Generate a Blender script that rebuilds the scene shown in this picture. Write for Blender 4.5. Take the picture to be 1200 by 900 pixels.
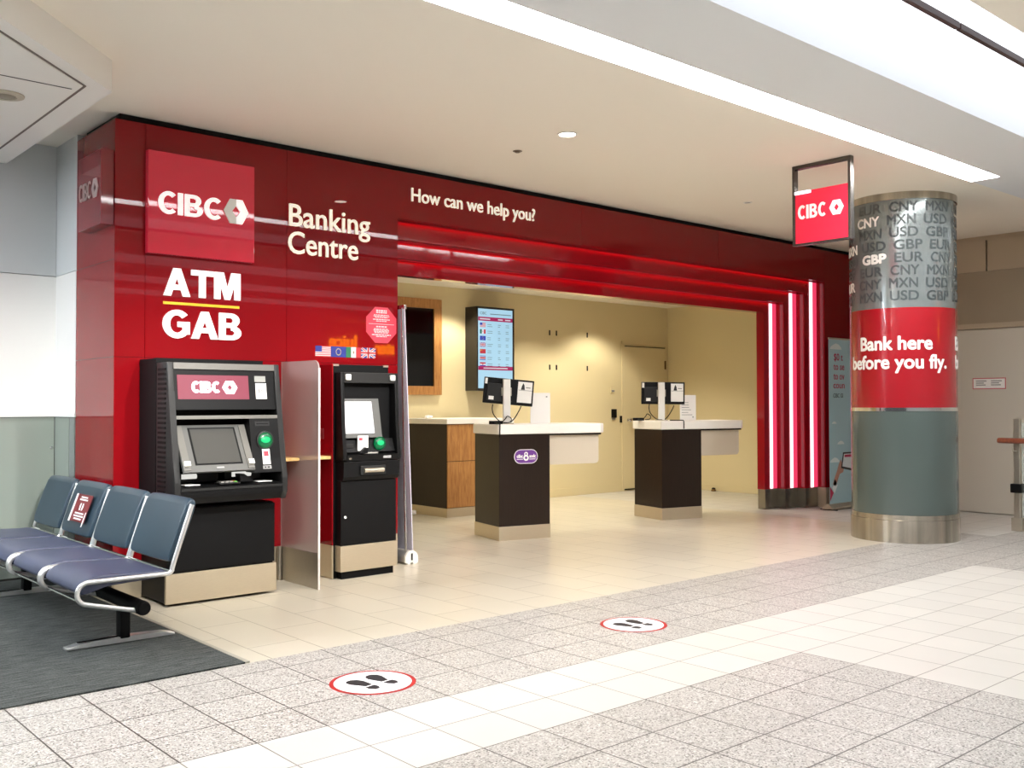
import bpy, bmesh, math, random
from mathutils import Vector, Matrix
random.seed(7)
for o in list(bpy.data.objects): bpy.data.objects.remove(o)
SC = bpy.context.scene
COL = SC.collection
PI = math.pi

# ------------------------------------------------------------------ camera, world, exposure
cam_d = bpy.data.cameras.new('camera'); cam = bpy.data.objects.new('camera', cam_d); COL.objects.link(cam)
yaw, pit, rol = 0.720746, 0.0202329, -0.0020912
_f = Vector((math.sin(yaw), math.cos(yaw), 0)); _r = Vector((math.cos(yaw), -math.sin(yaw), 0)); _u = Vector((0, 0, 1))
F = _f*math.cos(pit) + _u*math.sin(pit); U2 = _u*math.cos(pit) - _f*math.sin(pit)
R = _r*math.cos(rol) + U2*math.sin(rol); U = U2*math.cos(rol) - _r*math.sin(rol)
cam.matrix_world = Matrix(((R.x, U.x, -F.x, 0), (R.y, U.y, -F.y, 0), (R.z, U.z, -F.z, 1.278), (0, 0, 0, 1)))
cam_d.sensor_width = 36; cam_d.lens = 1151.78/1200*36; cam_d.clip_start = 0.05
SC.camera = cam
SC.view_settings.view_transform = 'Standard'; SC.view_settings.look = 'None'
SC.view_settings.exposure = 0.27; SC.view_settings.gamma = 1.0; SC.view_settings.use_curve_mapping = False
W = bpy.data.worlds.new('world'); SC.world = W; W.use_nodes = True
W.node_tree.nodes['Background'].inputs[0].default_value = (0.95, 0.96, 1.0, 1)
W.node_tree.nodes['Background'].inputs[1].default_value = 0.07
STRIP_E, LUM_E, FAR_E, SPOT_E = 36.0, 2.0, 2.2, 84.0

def add_lamp(name, kind, loc, energy, color=(1, 1, 1), **kw):
    d = bpy.data.lights.new(name, kind); d.energy = energy; d.color = color
    for k, v in kw.items(): setattr(d, k, v)
    o = bpy.data.objects.new(name, d); o.location = loc; COL.objects.link(o); return o
for x, y in ((7.45, 9.2), (8.9, 8.8), (10.0, 9.05), (6.9, 7.75), (9.0, 7.75)):
    add_lamp('downlight_lamp', 'SPOT', (x, y, 2.72), SPOT_E, (1.0, 0.93, 0.78), spot_size=2.1, spot_blend=0.45, shadow_soft_size=0.06)
for x in (2.2, 4.935, 7.93):
    if x != 7.93: add_lamp('downlight_lamp', 'SPOT', (x, 5.01, 3.18), 45, (1.0, 0.90, 0.72), spot_size=1.9, spot_blend=0.6, shadow_soft_size=0.06)

for x, pw in ((1.9, 790), (3.2, 780), (4.5, 640), (6.2, 230), (8.0, 200)):   # added unseen spots that brighten the lower facade and the desks
    o = add_lamp('added_spot_lamp', 'SPOT', (x, 2.25, 3.19), pw, (1.0, 0.97, 0.92), spot_size=math.radians(36), spot_blend=0.9, shadow_soft_size=0.08)
    o.rotation_euler = (Vector((x+0.1, 6.55, 1.05))-o.location).to_track_quat('-Z', 'Y').to_euler()

# ------------------------------------------------------------------ materials
def lin(c):
    out = []
    for v in c:
        v /= 255.0
        out.append(v/12.92 if v <= 0.04045 else ((v+0.055)/1.055)**2.4)
    return (*out, 1.0)
MATS = {}
def mat(name, rgb, rough=0.5, metal=0.0, emis=0.0, ecol=None, coat=0.0, alpha=1.0, trans=0.0, noise=0.0, nscale=20.0, bump=0.0, bscale=60.0, stretch=None, spec=0.5):
    if name in MATS: return MATS[name]
    m = bpy.data.materials.new(name); m.use_nodes = True; MATS[name] = m
    nt = m.node_tree; b = nt.nodes['Principled BSDF']
    b.inputs['Base Color'].default_value = lin(rgb); b.inputs['Roughness'].default_value = rough; b.inputs['Metallic'].default_value = metal
    b.inputs['Coat Weight'].default_value = coat; b.inputs['Coat Roughness'].default_value = 0.04
    b.inputs['Specular IOR Level'].default_value = spec
    b.inputs['Alpha'].default_value = alpha; b.inputs['Transmission Weight'].default_value = trans
    if emis:
        b.inputs['Emission Color'].default_value = lin(ecol or rgb); b.inputs['Emission Strength'].default_value = emis
    if noise or bump:
        tc = nt.nodes.new('ShaderNodeTexCoord'); mp = nt.nodes.new('ShaderNodeMapping')
        nt.links.new(tc.outputs['Object'], mp.inputs[0])
        if stretch: mp.inputs['Scale'].default_value = stretch
        if noise:
            n = nt.nodes.new('ShaderNodeTexNoise'); n.inputs['Scale'].default_value = nscale; n.inputs['Detail'].default_value = 4
            nt.links.new(mp.outputs[0], n.inputs['Vector'])
            r = nt.nodes.new('ShaderNodeValToRGB'); c = lin(rgb)
            r.color_ramp.elements[0].position = 0.3; r.color_ramp.elements[1].position = 0.7
            r.color_ramp.elements[0].color = (*[v*(1-noise) for v in c[:3]], 1); r.color_ramp.elements[1].color = (*[min(1, v*(1+noise)) for v in c[:3]], 1)
            nt.links.new(n.outputs['Fac'], r.inputs[0]); nt.links.new(r.outputs[0], b.inputs['Base Color'])
        if bump:
            n2 = nt.nodes.new('ShaderNodeTexNoise'); n2.inputs['Scale'].default_value = bscale; n2.inputs['Detail'].default_value = 3
            nt.links.new(mp.outputs[0], n2.inputs['Vector'])
            bp = nt.nodes.new('ShaderNodeBump'); bp.inputs['Strength'].default_value = bump; bp.inputs['Distance'].default_value = 0.002
            nt.links.new(n2.outputs['Fac'], bp.inputs['Height']); nt.links.new(bp.outputs[0], b.inputs['Normal'])
    return m
RED = mat('glossy_red_panel', (131, 12, 20), 0.012, spec=0.34)
REDTRIM = mat('glossy_red_trim', (150, 14, 28), 0.05, spec=0.4)
REDSIGN = mat('sign_red', (186, 34, 52), 0.03, emis=0.12, ecol=(220, 60, 80))
SIDESIGN = mat('sign_red_dull', (130, 34, 44), 0.05, coat=0.3)
WHITE = mat('white_lettering', (250, 248, 244), 0.35)
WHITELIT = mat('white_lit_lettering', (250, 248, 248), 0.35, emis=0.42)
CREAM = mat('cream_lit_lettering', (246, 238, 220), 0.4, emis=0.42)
DULL = mat('dull_lettering', (176, 160, 156), 0.4)
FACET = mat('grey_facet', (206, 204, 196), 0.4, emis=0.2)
YELLOW = mat('yellow_rule', (250, 196, 20), 0.4)
STEEL = mat('brushed_steel', (196, 188, 174), 0.34, metal=0.9, noise=0.06, nscale=30, stretch=(1, 1, 30), bump=0.02)
STEELH = mat('brushed_steel_plinth', (205, 192, 168), 0.42, metal=0.75, noise=0.05, nscale=30, stretch=(1, 1, 30))
ALU = mat('polished_aluminium', (232, 232, 230), 0.28, metal=0.75)
CHROME = mat('chrome', (225, 225, 225), 0.12, metal=1.0)
BLACK = mat('black_plastic', (15, 15, 16), 0.45, bump=0.05, bscale=300, spec=0.16)
BLACKM = mat('black_matt', (9, 9, 10), 0.6, spec=0.16)
BLACKG = mat('black_glass', (5, 5, 6), 0.06)
CHAR = mat('charcoal_plastic', (38, 38, 38), 0.42, spec=0.25)
GREYP = mat('grey_plastic', (100, 98, 93), 0.4)
GREYB = mat('grey_bezel', (84, 84, 82), 0.4)
GREYSCR = mat('grey_screen', (70, 70, 68), 0.12)
WHITEP = mat('white_plastic', (238, 236, 230), 0.35)
PAPER = mat('paper', (244, 242, 238), 0.6)
PAPERGREY = mat('paper_print_grey', (150, 150, 150), 0.6)
INK = mat('dark_ink', (30, 30, 32), 0.5)
WALLB = mat('cream_wall_paint', (226, 211, 168), 0.7, bump=0.04, bscale=120)
WALLW = mat('white_wall_paint', (232, 232, 228), 0.55, bump=0.03, bscale=120)
WALLG = mat('upper_wall_shade_grey', (206, 210, 210), 0.6)  # grey tone paints in the shade on the upper left wall
GLASSPANEL = mat('grey_green_panel', (144, 153, 144), 0.25, coat=0.2)
CEILB = mat('beige_ceiling_paint', (246, 240, 226), 0.8)
CEILG = mat('grey_ceiling_paint', (230, 234, 236), 0.8)
CEILW = mat('white_ceiling_paint', (238, 236, 230), 0.8)
DOORM = mat('grey_door_paint', (206, 200, 186), 0.55)
TAUPE = mat('taupe_panel', (160, 146, 124), 0.6)
TAUPEL = mat('light_taupe_panel', (186, 170, 146), 0.6)
BROWN = mat('dark_brown_laminate', (40, 30, 24), 0.28, spec=0.25, noise=0.12, nscale=4, stretch=(14, 14, 1))
COUNTER = mat('white_countertop', (250, 247, 240), 0.3)
FROST = mat('frosted_panel', (226, 214, 196), 0.5, alpha=0.75)
BLUEBACK = mat('blue_vinyl', (38, 58, 72), 0.34, noise=0.05, nscale=6, bump=0.12, bscale=220)
BLUESEAT = mat('slate_blue_vinyl', (62, 67, 92), 0.4, noise=0.05, nscale=6, bump=0.12, bscale=220)
COLGREY = mat('grey_green_column', (82, 94, 91), 0.22, coat=0.25)
COLTOP = mat('silver_grey_film', (140, 148, 148), 0.2, metal=0.45, coat=0.3)
COLRED = mat('column_red_film', (164, 24, 35), 0.2, coat=0.3)
COLTXT = mat('column_grey_print', (70, 78, 80), 0.3)
DIV = mat('frosted_acrylic', (196, 176, 172), 0.35, alpha=0.62)
ACRYLIC_EDGE = mat('acrylic_edge', (226, 214, 210), 0.3)
BANNERBACK = mat('lavender_banner_back', (226, 222, 236), 0.5)
PALEBLUE = mat('pale_blue_print', (170, 202, 212), 0.5)
CLOUD = mat('cloud_print', (222, 232, 234), 0.5)
CRIMSON = mat('crimson_print', (178, 40, 78), 0.5)
SKIN = mat('skin_print', (190, 142, 124), 0.5)
HOLE = mat('dark_hole', (18, 15, 12), 0.8)
GAP = mat('dark_gap', (10, 10, 10), 0.9)
def wood(name, a, b):
    m = bpy.data.materials.new(name); m.use_nodes = True; nt = m.node_tree; bs = nt.nodes['Principled BSDF']
    tc = nt.nodes.new('ShaderNodeTexCoord'); mp = nt.nodes.new('ShaderNodeMapping'); mp.inputs['Scale'].default_value = (9, 9, 1.2)
    n = nt.nodes.new('ShaderNodeTexNoise'); n.inputs['Scale'].default_value = 5; n.inputs['Detail'].default_value = 6; n.inputs['Distortion'].default_value = 0.7
    r = nt.nodes.new('ShaderNodeValToRGB'); r.color_ramp.elements[0].position = 0.32; r.color_ramp.elements[1].position = 0.68
    r.color_ramp.elements[0].color = lin(a); r.color_ramp.elements[1].color = lin(b)
    nt.links.new(tc.outputs['Object'], mp.inputs[0]); nt.links.new(mp.outputs[0], n.inputs['Vector']); nt.links.new(n.outputs['Fac'], r.inputs[0]); nt.links.new(r.outputs[0], bs.inputs['Base Color'])
    bs.inputs['Roughness'].default_value = 0.4
    return m
OAK = wood('oak_veneer', (158, 106, 58), (190, 138, 80))
PALEWOOD = wood('pale_maple', (206, 164, 100), (226, 186, 124))
REDWOOD = wood('red_brown_wood', (124, 66, 48), (150, 84, 60))
def emit(name, rgb, s):
    return mat(name, [c*0.35 for c in rgb], 0.5, emis=s, ecol=rgb)
E_STRIP = emit('strip_light_glow', (253, 251, 249), STRIP_E)
E_LUM = emit('cove_light_glow', (246, 248, 255), LUM_E)
E_FAR = emit('assumed_hall_light_glow', (246, 248, 255), FAR_E)
E_DOWN = emit('downlight_glow', (255, 246, 226), 14)
E_LED = emit('white_led_glow', (255, 214, 226), 1.7)
E_PINK = emit('pink_led_diffuser', (244, 64, 104), 0.8)
E_COVE = emit('red_led_cove', (255, 40, 64), 5.0)
E_SCR = emit('blue_screen_glow', (176, 220, 244), 0.72)
E_SCRW = emit('white_screen_glow', (255, 250, 250), 1.1)
E_GREEN = emit('green_reader_glow', (0, 220, 130), 0.9)
E_GREEND = mat('green_reader', (4, 60, 36), 0.2, emis=0.25, ecol=(0, 160, 90))
E_ATM = emit('crimson_backlit_panel', (176, 40, 78), 0.62)
E_LOGO = emit('white_backlit_logo', (255, 236, 246), 3.0)

# floor materials -----------------------------------------------------------------
def math_node(nt, op, a, b=None):
    n = nt.nodes.new('ShaderNodeMath'); n.operation = op
    for i, v in enumerate((a, b)):
        if v is None: continue
        if isinstance(v, (int, float)): n.inputs[i].default_value = v
        else: nt.links.new(v, n.inputs[i])
    return n.outputs[0]
def tile_mat(name, base, grout, ox, oy, tx, ty, stagger, gw, rough, granite=False, groutmix=1.0):
    m = bpy.data.materials.new(name); m.use_nodes = True; nt = m.node_tree; bs = nt.nodes['Principled BSDF']
    tc = nt.nodes.new('ShaderNodeTexCoord'); sp = nt.nodes.new('ShaderNodeSeparateXYZ'); nt.links.new(tc.outputs['Object'], sp.inputs[0])
    u = math_node(nt, 'DIVIDE', math_node(nt, 'SUBTRACT', sp.outputs[0], ox), tx)
    v = math_node(nt, 'DIVIDE', math_node(nt, 'SUBTRACT', sp.outputs[1], oy), ty)
    cu = math_node(nt, 'FLOOR', u)
    if stagger: v = math_node(nt, 'ADD', v, math_node(nt, 'MULTIPLY', math_node(nt, 'FLOORED_MODULO', cu, 2.0), 0.5))
    cv = math_node(nt, 'FLOOR', v)
    fu = math_node(nt, 'SUBTRACT', u, cu); fv = math_node(nt, 'SUBTRACT', v, cv)
    du = math_node(nt, 'MULTIPLY', math_node(nt, 'MINIMUM', fu, math_node(nt, 'SUBTRACT', 1.0, fu)), tx)
    dv = math_node(nt, 'MULTIPLY', math_node(nt, 'MINIMUM', fv, math_node(nt, 'SUBTRACT', 1.0, fv)), ty)
    d = math_node(nt, 'MINIMUM', du, dv)
    line = math_node(nt, 'MULTIPLY', math_node(nt, 'LESS_THAN', d, gw), groutmix)
    cmb = nt.nodes.new('ShaderNodeCombineXYZ'); nt.links.new(cu, cmb.inputs[0]); nt.links.new(cv, cmb.inputs[1])
    wn = nt.nodes.new('ShaderNodeTexWhiteNoise'); nt.links.new(cmb.outputs[0], wn.inputs['Vector'])
    var = math_node(nt, 'ADD', math_node(nt, 'MULTIPLY', wn.outputs['Value'], 0.07), 0.95)
    if granite:
        n = nt.nodes.new('ShaderNodeTexVoronoi'); n.inputs['Scale'].default_value = 165; nt.links.new(tc.outputs['Object'], n.inputs['Vector'])
        sx = nt.nodes.new('ShaderNodeSeparateXYZ'); nt.links.new(n.outputs['Color'], sx.inputs[0])
        r = nt.nodes.new('ShaderNodeValToRGB'); r.color_ramp.interpolation = 'CONSTANT'
        e = r.color_ramp.elements; e[0].position = 0; e[0].color = lin((100, 95, 90)); e[1].position = 0.09; e[1].color = lin((150, 145, 139))
        for p, c in ((0.28, (174, 170, 164)), (0.58, (184, 180, 174)), (0.85, (204, 201, 196))):
            q = e.new(p); q.color = lin(c)
        nt.links.new(sx.outputs[0], r.inputs[0]); colout = r.outputs[0]
    else:
        n = nt.nodes.new('ShaderNodeTexNoise'); n.inputs['Scale'].default_value = 3.0; nt.links.new(tc.outputs['Object'], n.inputs['Vector'])
        r = nt.nodes.new('ShaderNodeValToRGB'); r.color_ramp.elements[0].color = lin([c*0.97 for c in base]); r.color_ramp.elements[1].color = lin(base)
        nt.links.new(n.outputs['Fac'], r.inputs[0]); colout = r.outputs[0]
    mul = nt.nodes.new('ShaderNodeMix'); mul.data_type = 'RGBA'; mul.blend_type = 'MULTIPLY'; mul.inputs[0].default_value = 1
    nt.links.new(colout, mul.inputs[6])
    cc = nt.nodes.new('ShaderNodeCombineXYZ')
    for i in range(3): nt.links.new(var, cc.inputs[i])
    nt.links.new(cc.outputs[0], mul.inputs[7])
    mx = nt.nodes.new('ShaderNodeMix'); mx.data_type = 'RGBA'; nt.links.new(line, mx.inputs[0]); nt.links.new(mul.outputs[2], mx.inputs[6]); mx.inputs[7].default_value = lin(grout)
    nt.links.new(mx.outputs[2], bs.inputs['Base Color']); bs.inputs['Roughness'].default_value = rough
    return m
F_CREAM = tile_mat('cream_floor_tile', (206, 198, 180), (128, 116, 94), 3.284, 5.11, 0.3045, 0.61, True, 0.0028, 0.30, groutmix=0.8)
F_GRAN = tile_mat('speckled_granite_tile', None, (66, 60, 55), 4.459, 4.35, 0.302, 0.303, False, 0.0034, 0.38, True)
F_WHITE = tile_mat('white_floor_tile', (206, 203, 196), (108, 102, 94), 4.459, 4.35, 0.302, 0.303, False, 0.0026, 0.30)
def carpet_mat():
    m = bpy.data.materials.new('dark_striped_carpet'); m.use_nodes = True; nt = m.node_tree; bs = nt.nodes['Principled BSDF']
    tc = nt.nodes.new('ShaderNodeTexCoord'); mp = nt.nodes.new('ShaderNodeMapping'); mp.inputs['Scale'].default_value = (1.6, 18, 1)
    nt.links.new(tc.outputs['Object'], mp.inputs[0])
    n = nt.nodes.new('ShaderNodeTexNoise'); n.inputs['Scale'].default_value = 5; n.inputs['Detail'].default_value = 5; nt.links.new(mp.outputs[0], n.inputs['Vector'])
    n2 = nt.nodes.new('ShaderNodeTexNoise'); n2.inputs['Scale'].default_value = 160; n2.inputs['Detail'].default_value = 2; nt.links.new(tc.outputs['Object'], n2.inputs['Vector'])
    s = math_node(nt, 'ADD', math_node(nt, 'MULTIPLY', n.outputs['Fac'], 0.6), math_node(nt, 'MULTIPLY', n2.outputs['Fac'], 0.4))
    r = nt.nodes.new('ShaderNodeValToRGB'); e = r.color_ramp.elements
    e[0].position = 0.40; e[0].color = lin((22, 27, 28)); e[1].position = 0.62; e[1].color = lin((84, 88, 85))
    nt.links.new(s, r.inputs[0]); nt.links.new(r.outputs[0], bs.inputs['Base Color']); bs.inputs['Roughness'].default_value = 0.95
    bp = nt.nodes.new('ShaderNodeBump'); bp.inputs['Strength'].default_value = 0.5; bp.inputs['Distance'].default_value = 0.004
    nt.links.new(n2.outputs['Fac'], bp.inputs['Height']); nt.links.new(bp.outputs[0], bs.inputs['Normal'])
    return m
CARPET = carpet_mat()

# ------------------------------------------------------------------ mesh helpers
INV = {}
def link_mesh(name, bm, mats, smooth=False):
    me = bpy.data.meshes.new(name); bmesh.ops.recalc_face_normals(bm, faces=bm.faces[:]) if bm.faces else None
    bm.to_mesh(me); bm.free()
    for m in (mats if isinstance(mats, (list, tuple)) else [mats]): me.materials.append(m)
    if smooth:
        for p in me.polygons: p.use_smooth = True
        if hasattr(me, 'set_sharp_from_angle'): me.set_sharp_from_angle(angle=math.radians(38))
    o = bpy.data.objects.new(name, me); COL.objects.link(o); return o
def tag(o, label, cat=None, group=None):
    o['label'] = label
    if cat: o['category'] = cat
    if group: o['group'] = group
    return o
def root(name, label, cat, loc=(0, 0, 0), rz=0.0, group=None):
    o = bpy.data.objects.new(name, None); COL.objects.link(o); o.location = loc; o.rotation_euler = (0, 0, rz); o.empty_display_size = 0.1
    INV[o.name] = (Matrix.Translation(loc) @ Matrix.Rotation(rz, 4, 'Z')).inverted()
    return tag(o, label, cat, group)
def part(parent, name, bm, mats, label=None, smooth=False, local=False):
    inv = INV[parent.name]
    if not local: bm.transform(inv)
    o = link_mesh(name, bm, mats, smooth); o.parent = parent; INV[o.name] = inv
    if label: o['label'] = label
    return o
def solo(name, bm, mats, label, cat, group=None, smooth=False):
    xs = [v.co for v in bm.verts]
    c = Vector(((min(v.x for v in xs)+max(v.x for v in xs))/2, (min(v.y for v in xs)+max(v.y for v in xs))/2, min(v.z for v in xs)))
    bm.transform(Matrix.Translation(-c)); o = link_mesh(name, bm, mats, smooth); o.location = c
    INV[o.name] = Matrix.Translation(-c)
    return tag(o, label, cat, group)
def struct(name, bm, mats, parent=None):
    o = link_mesh(name, bm, mats)
    if parent: o.parent = parent
    else: o['kind'] = 'structure'
    INV[o.name] = Matrix.Identity(4); return o
def dup(r, loc, rz, label=None):
    c = r.copy(); COL.objects.link(c); c.location = loc; c.rotation_euler = (0, 0, rz)
    if label: c['label'] = label
    INV[c.name] = (Matrix.Translation(loc) @ Matrix.Rotation(rz, 4, 'Z')).inverted()
    def rec(a, b):
        for ch in list(a.children):
            d = ch.copy(); COL.objects.link(d); d.parent = b; rec(ch, d)
    rec(r, c); return c
def NB(): return bmesh.new()
def box(bm, x0, x1, y0, y1, z0, z1, bev=0.0, mi=0, seg=2):
    t = bmesh.new()
    vs = [t.verts.new(p) for p in ((x0, y0, z0), (x1, y0, z0), (x1, y1, z0), (x0, y1, z0), (x0, y0, z1), (x1, y0, z1), (x1, y1, z1), (x0, y1, z1))]
    for f in ((3, 2, 1, 0), (4, 5, 6, 7), (0, 1, 5, 4), (1, 2, 6, 5), (2, 3, 7, 6), (3, 0, 4, 7)): t.faces.new([vs[i] for i in f])
    if bev: bmesh.ops.bevel(t, geom=t.edges[:], offset=bev, segments=seg, affect='EDGES', profile=0.6)
    merge(bm, t, mi); return bm
def merge(bm, t, mi=None, mx=None):
    if mx is not None: t.transform(mx)
    bmesh.ops.recalc_face_normals(t, faces=t.faces[:])
    if mi is not None:
        for f in t.faces: f.material_index = mi
    me = bpy.data.meshes.new('tmp'); t.to_mesh(me); t.free(); bm.from_mesh(me); bpy.data.meshes.remove(me)
def prism(bm, pts, axis, a, b, mi=0, bev=0.0):
    """extrude a 2-D outline. axis 'x': pts are (y,z); 'y': (x,z); 'z': (x,y)"""
    t = bmesh.new()
    mk = {'x': lambda p, d: (d, p[0], p[1]), 'y': lambda p, d: (p[0], d, p[1]), 'z': lambda p, d: (p[0], p[1], d)}[axis]
    lo = [t.verts.new(mk(p, a)) for p in pts]; hi = [t.verts.new(mk(p, b)) for p in pts]; n = len(pts)
    t.faces.new(lo); t.faces.new(hi[::-1])
    for i in range(n): t.faces.new([lo[i], hi[i], hi[(i+1) % n], lo[(i+1) % n]])
    if bev:
        es = [e for e in t.edges if e.calc_length() > bev*3]
        bmesh.ops.bevel(t, geom=es, offset=bev, segments=2, affect='EDGES', profile=0.6)
    merge(bm, t, mi); return bm
def tube(bm, pts, r, seg=10, mi=0, closed=False, caps=True):
    t = bmesh.new(); P = [Vector(p) for p in pts]; n = len(P); rings = []
    prev = None
    for i in range(n):
        if closed: d = (P[(i+1) % n]-P[i-1]).normalized()
        else: d = (P[min(i+1, n-1)]-P[max(i-1, 0)]).normalized()
        if prev is None:
            a = d.orthogonal().normalized()
        else:
            a = prev - d*prev.dot(d)
            a = a.normalized() if a.length > 1e-6 else d.orthogonal().normalized()
        prev = a; b = d.cross(a)
        rr = r[i] if isinstance(r, (list, tuple)) else r
        rings.append([t.verts.new(P[i] + (a*math.cos(2*PI*k/seg)+b*math.sin(2*PI*k/seg))*rr) for k in range(seg)])
    for i in range(n if closed else n-1):
        A, B = rings[i], rings[(i+1) % n]
        for k in range(seg): t.faces.new([A[k], A[(k+1) % seg], B[(k+1) % seg], B[k]])
    if caps and not closed: t.faces.new(rings[0][::-1]); t.faces.new(rings[-1])
    merge(bm, t, mi); return bm
def lathe(bm, prof, c=(0, 0, 0), seg=48, mi=0, axis='z'):
    t = bmesh.new(); rings = []
    for r, z in prof:
        if r < 1e-6: rings.append([t.verts.new((0, 0, z))])
        else: rings.append([t.verts.new((r*math.cos(2*PI*k/seg), r*math.sin(2*PI*k/seg), z)) for k in range(seg)])
    for A, B in zip(rings, rings[1:]):
        if len(A) == 1 and len(B) == 1: continue
        for k in range(seg):
            k2 = (k+1) % seg
            if len(A) == 1: t.faces.new([A[0], B[k], B[k2]])
            elif len(B) == 1: t.faces.new([A[k], A[k2], B[0]])
            else: t.faces.new([A[k], A[k2], B[k2], B[k]])
    if len(rings[0]) > 1: t.faces.new(rings[0][::-1])
    if len(rings[-1]) > 1: t.faces.new(rings[-1])
    m = Matrix.Identity(4)
    if axis == 'y': m = Matrix.Rotation(PI/2, 4, 'X')     # local +z becomes -y
    if axis == 'x': m = Matrix.Rotation(PI/2, 4, 'Y')
    merge(bm, t, mi, Matrix.Translation(c) @ m); return bm
def smooth_path(pts, n=6):
    P = [Vector(p) for p in pts]; out = []
    for i in range(len(P)-1):
        p0, p1, p2, p3 = P[max(i-1, 0)], P[i], P[i+1], P[min(i+2, len(P)-1)]
        for k in range(n):
            t = k/n
            out.append(0.5*((2*p1)+(p2-p0)*t+(2*p0-5*p1+4*p2-p3)*t*t+(3*p1-p0-3*p2+p3)*t**3))
    out.append(P[-1]); return out
# lettering: built in the x/z plane, front towards -y
_ref = {}
def text_raw(s, depth):
    c = bpy.data.curves.new('t', 'FONT'); c.body = s; c.size = 1; c.extrude = depth/2; c.resolution_u = 4
    o = bpy.data.objects.new('t', c); me = bpy.data.meshes.new_from_object(o)
    t = bmesh.new(); t.from_mesh(me); bpy.data.objects.remove(o); bpy.data.curves.remove(c); bpy.data.meshes.remove(me)
    return t
def caph():
    if 'H' not in _ref:
        t = text_raw('H', 0); ys = [v.co.y for v in t.verts]; _ref['H'] = (min(ys), max(ys)); t.free()
    return _ref['H']
def lettering(bm, s, x0, x1, base, cap, depth=0.01, bold=0.0, mx=None, mi=0):
    """bold: stroke growth as a share of the capital height, made with shifted copies"""
    lo, hi = caph(); sz = cap*(1-2*bold)/(hi-lo); g = bold*cap
    for k in range(8 if bold > 0 else 1):
        dx, dz = (g*math.cos(k*PI/4), g*math.sin(k*PI/4)) if bold > 0 else (0, 0)
        t = text_raw(s, 1.0)
        xs = [v.co.x for v in t.verts]; a, b = min(xs), max(xs); sx = (x1-x0-2*g)/(b-a)
        for v in t.verts:
            x, y, z = v.co
            v.co = (x0+g+(x-a)*sx+dx, -(z+0.5)*depth-k*6e-5, base+g+(y-lo)*sz+dz)
        merge(bm, t, mi, mx)
    return bm
# block capitals cut from polygons (unit height)
def ringsec(cx, cz, rx, rz, w, a0, a1, n=14, wz=None):
    wz = w if wz is None else wz; out = []
    for i in range(n):
        u, v = math.radians(a0+(a1-a0)*i/n), math.radians(a0+(a1-a0)*(i+1)/n)
        out.append([(cx+rx*math.cos(u), cz+rz*math.sin(u)), (cx+rx*math.cos(v), cz+rz*math.sin(v)), (cx+(rx-w)*math.cos(v), cz+(rz-wz)*math.sin(v)), (cx+(rx-w)*math.cos(u), cz+(rz-wz)*math.sin(u))])
    return out
def rc4(a, b, c, d): return [(a, c), (b, c), (b, d), (a, d)]
def glyph(ch, w):
    if ch == 'I': return [rc4(0, w, 0, 1)], w
    if ch == 'T': return [rc4(0, .74, 1-w*.9, 1), rc4(.37-w/2, .37+w/2, 0, 1-w*.9)], .74
    if ch == 'M': return [rc4(0, w*.95, 0, 1), rc4(.9-w*.95, .9, 0, 1), [(w*.4, 1), (w*1.45, 1), (.45+w*.42, 0), (.45-w*.42, 0)], [(.9-w*1.45, 1), (.9-w*.4, 1), (.45+w*.42, 0), (.45-w*.42, 0)]], .9
    if ch == 'A': return [[(0, 0), (w*1.08, 0), (.43+w*.45, 1), (.43-w*.55, 1)], [(.86, 0), (.86-w*1.08, 0), (.43-w*.45, 1), (.43+w*.55, 1)], rc4(.2, .66, .22, .22+w*.85)], .86
    if ch == 'C': return ringsec(.42, .5, .42, .515, w, 48, 312, 20, w*.9), .72
    if ch == 'G': return ringsec(.44, .5, .44, .515, w, 42, 318, 20, w*.9)+[rc4(.46, .84, .40, .40+w*.85), rc4(.84-w, .84, .14, .40)], .86
    if ch == 'B': return [rc4(0, w, 0, 1), rc4(w, .40, 1-w*.8, 1), rc4(w, .42, .46, .46+w*.8), rc4(w, .42, 0, w*.8)]+ringsec(.38, .5+.23+w*.0, .30, .27, w, -90, 90, 10, w*.8)+ringsec(.40, .23+w*.18, .34, .23+w*.18, w, -90, 90, 10, w*.8), .74
def caps(bm, word, x0, x1, base, cap, depth, w=.2, gap=.1, mx=None, mi=0):
    adv = 0; gl = []
    for ch in word:
        p, a = glyph(ch, w); gl.append((p, adv)); adv += a+gap
    sx = (x1-x0)/(adv-gap)
    for p, o in gl:
        for j, q in enumerate(p): shape(bm, [(x0+(x+o)*sx, base+z*cap) for x, z in q], 0, depth+j*6e-5, mi, mx)
    return bm
def logo_hex(bm, xc, zc, w, h, depth, mi_l=0, mi_r=0, mx=None):
    """hexagon with a diamond opening, made of a left and a right chevron"""
    hw, hh = w/2, h/2; tx = hw*0.5; dx, dz = hw*0.34, hh*0.50
    for s, mi in ((-1, mi_l), (1, mi_r)):
        pts = [(xc, zc+dz), (xc+s*dx, zc), (xc, zc-dz), (xc, zc-hh), (xc+s*tx, zc-hh), (xc+s*hw, zc), (xc+s*tx, zc+hh), (xc, zc+hh)]
        t = bmesh.new(); prism(t, pts, 'y', -depth, 0.0, mi); merge(bm, t, None, mx)
def plane_mx(origin, xdir, ):
    """maps local x along xdir, local z up, local -y = outward (front)"""
    xd = Vector(xdir).normalized(); zd = Vector((0, 0, 1)); yd = zd.cross(xd)
    return Matrix(((xd.x, yd.x, zd.x, origin[0]), (xd.y, yd.y, zd.y, origin[1]), (xd.z, yd.z, zd.z, origin[2]), (0, 0, 0, 1)))
def rect(bm, x0, x1, z0, z1, d0, d1, mi=0, mx=None):
    t = bmesh.new(); box(t, x0, x1, -d1, -d0, z0, z1); merge(bm, t, mi, mx)
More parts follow.
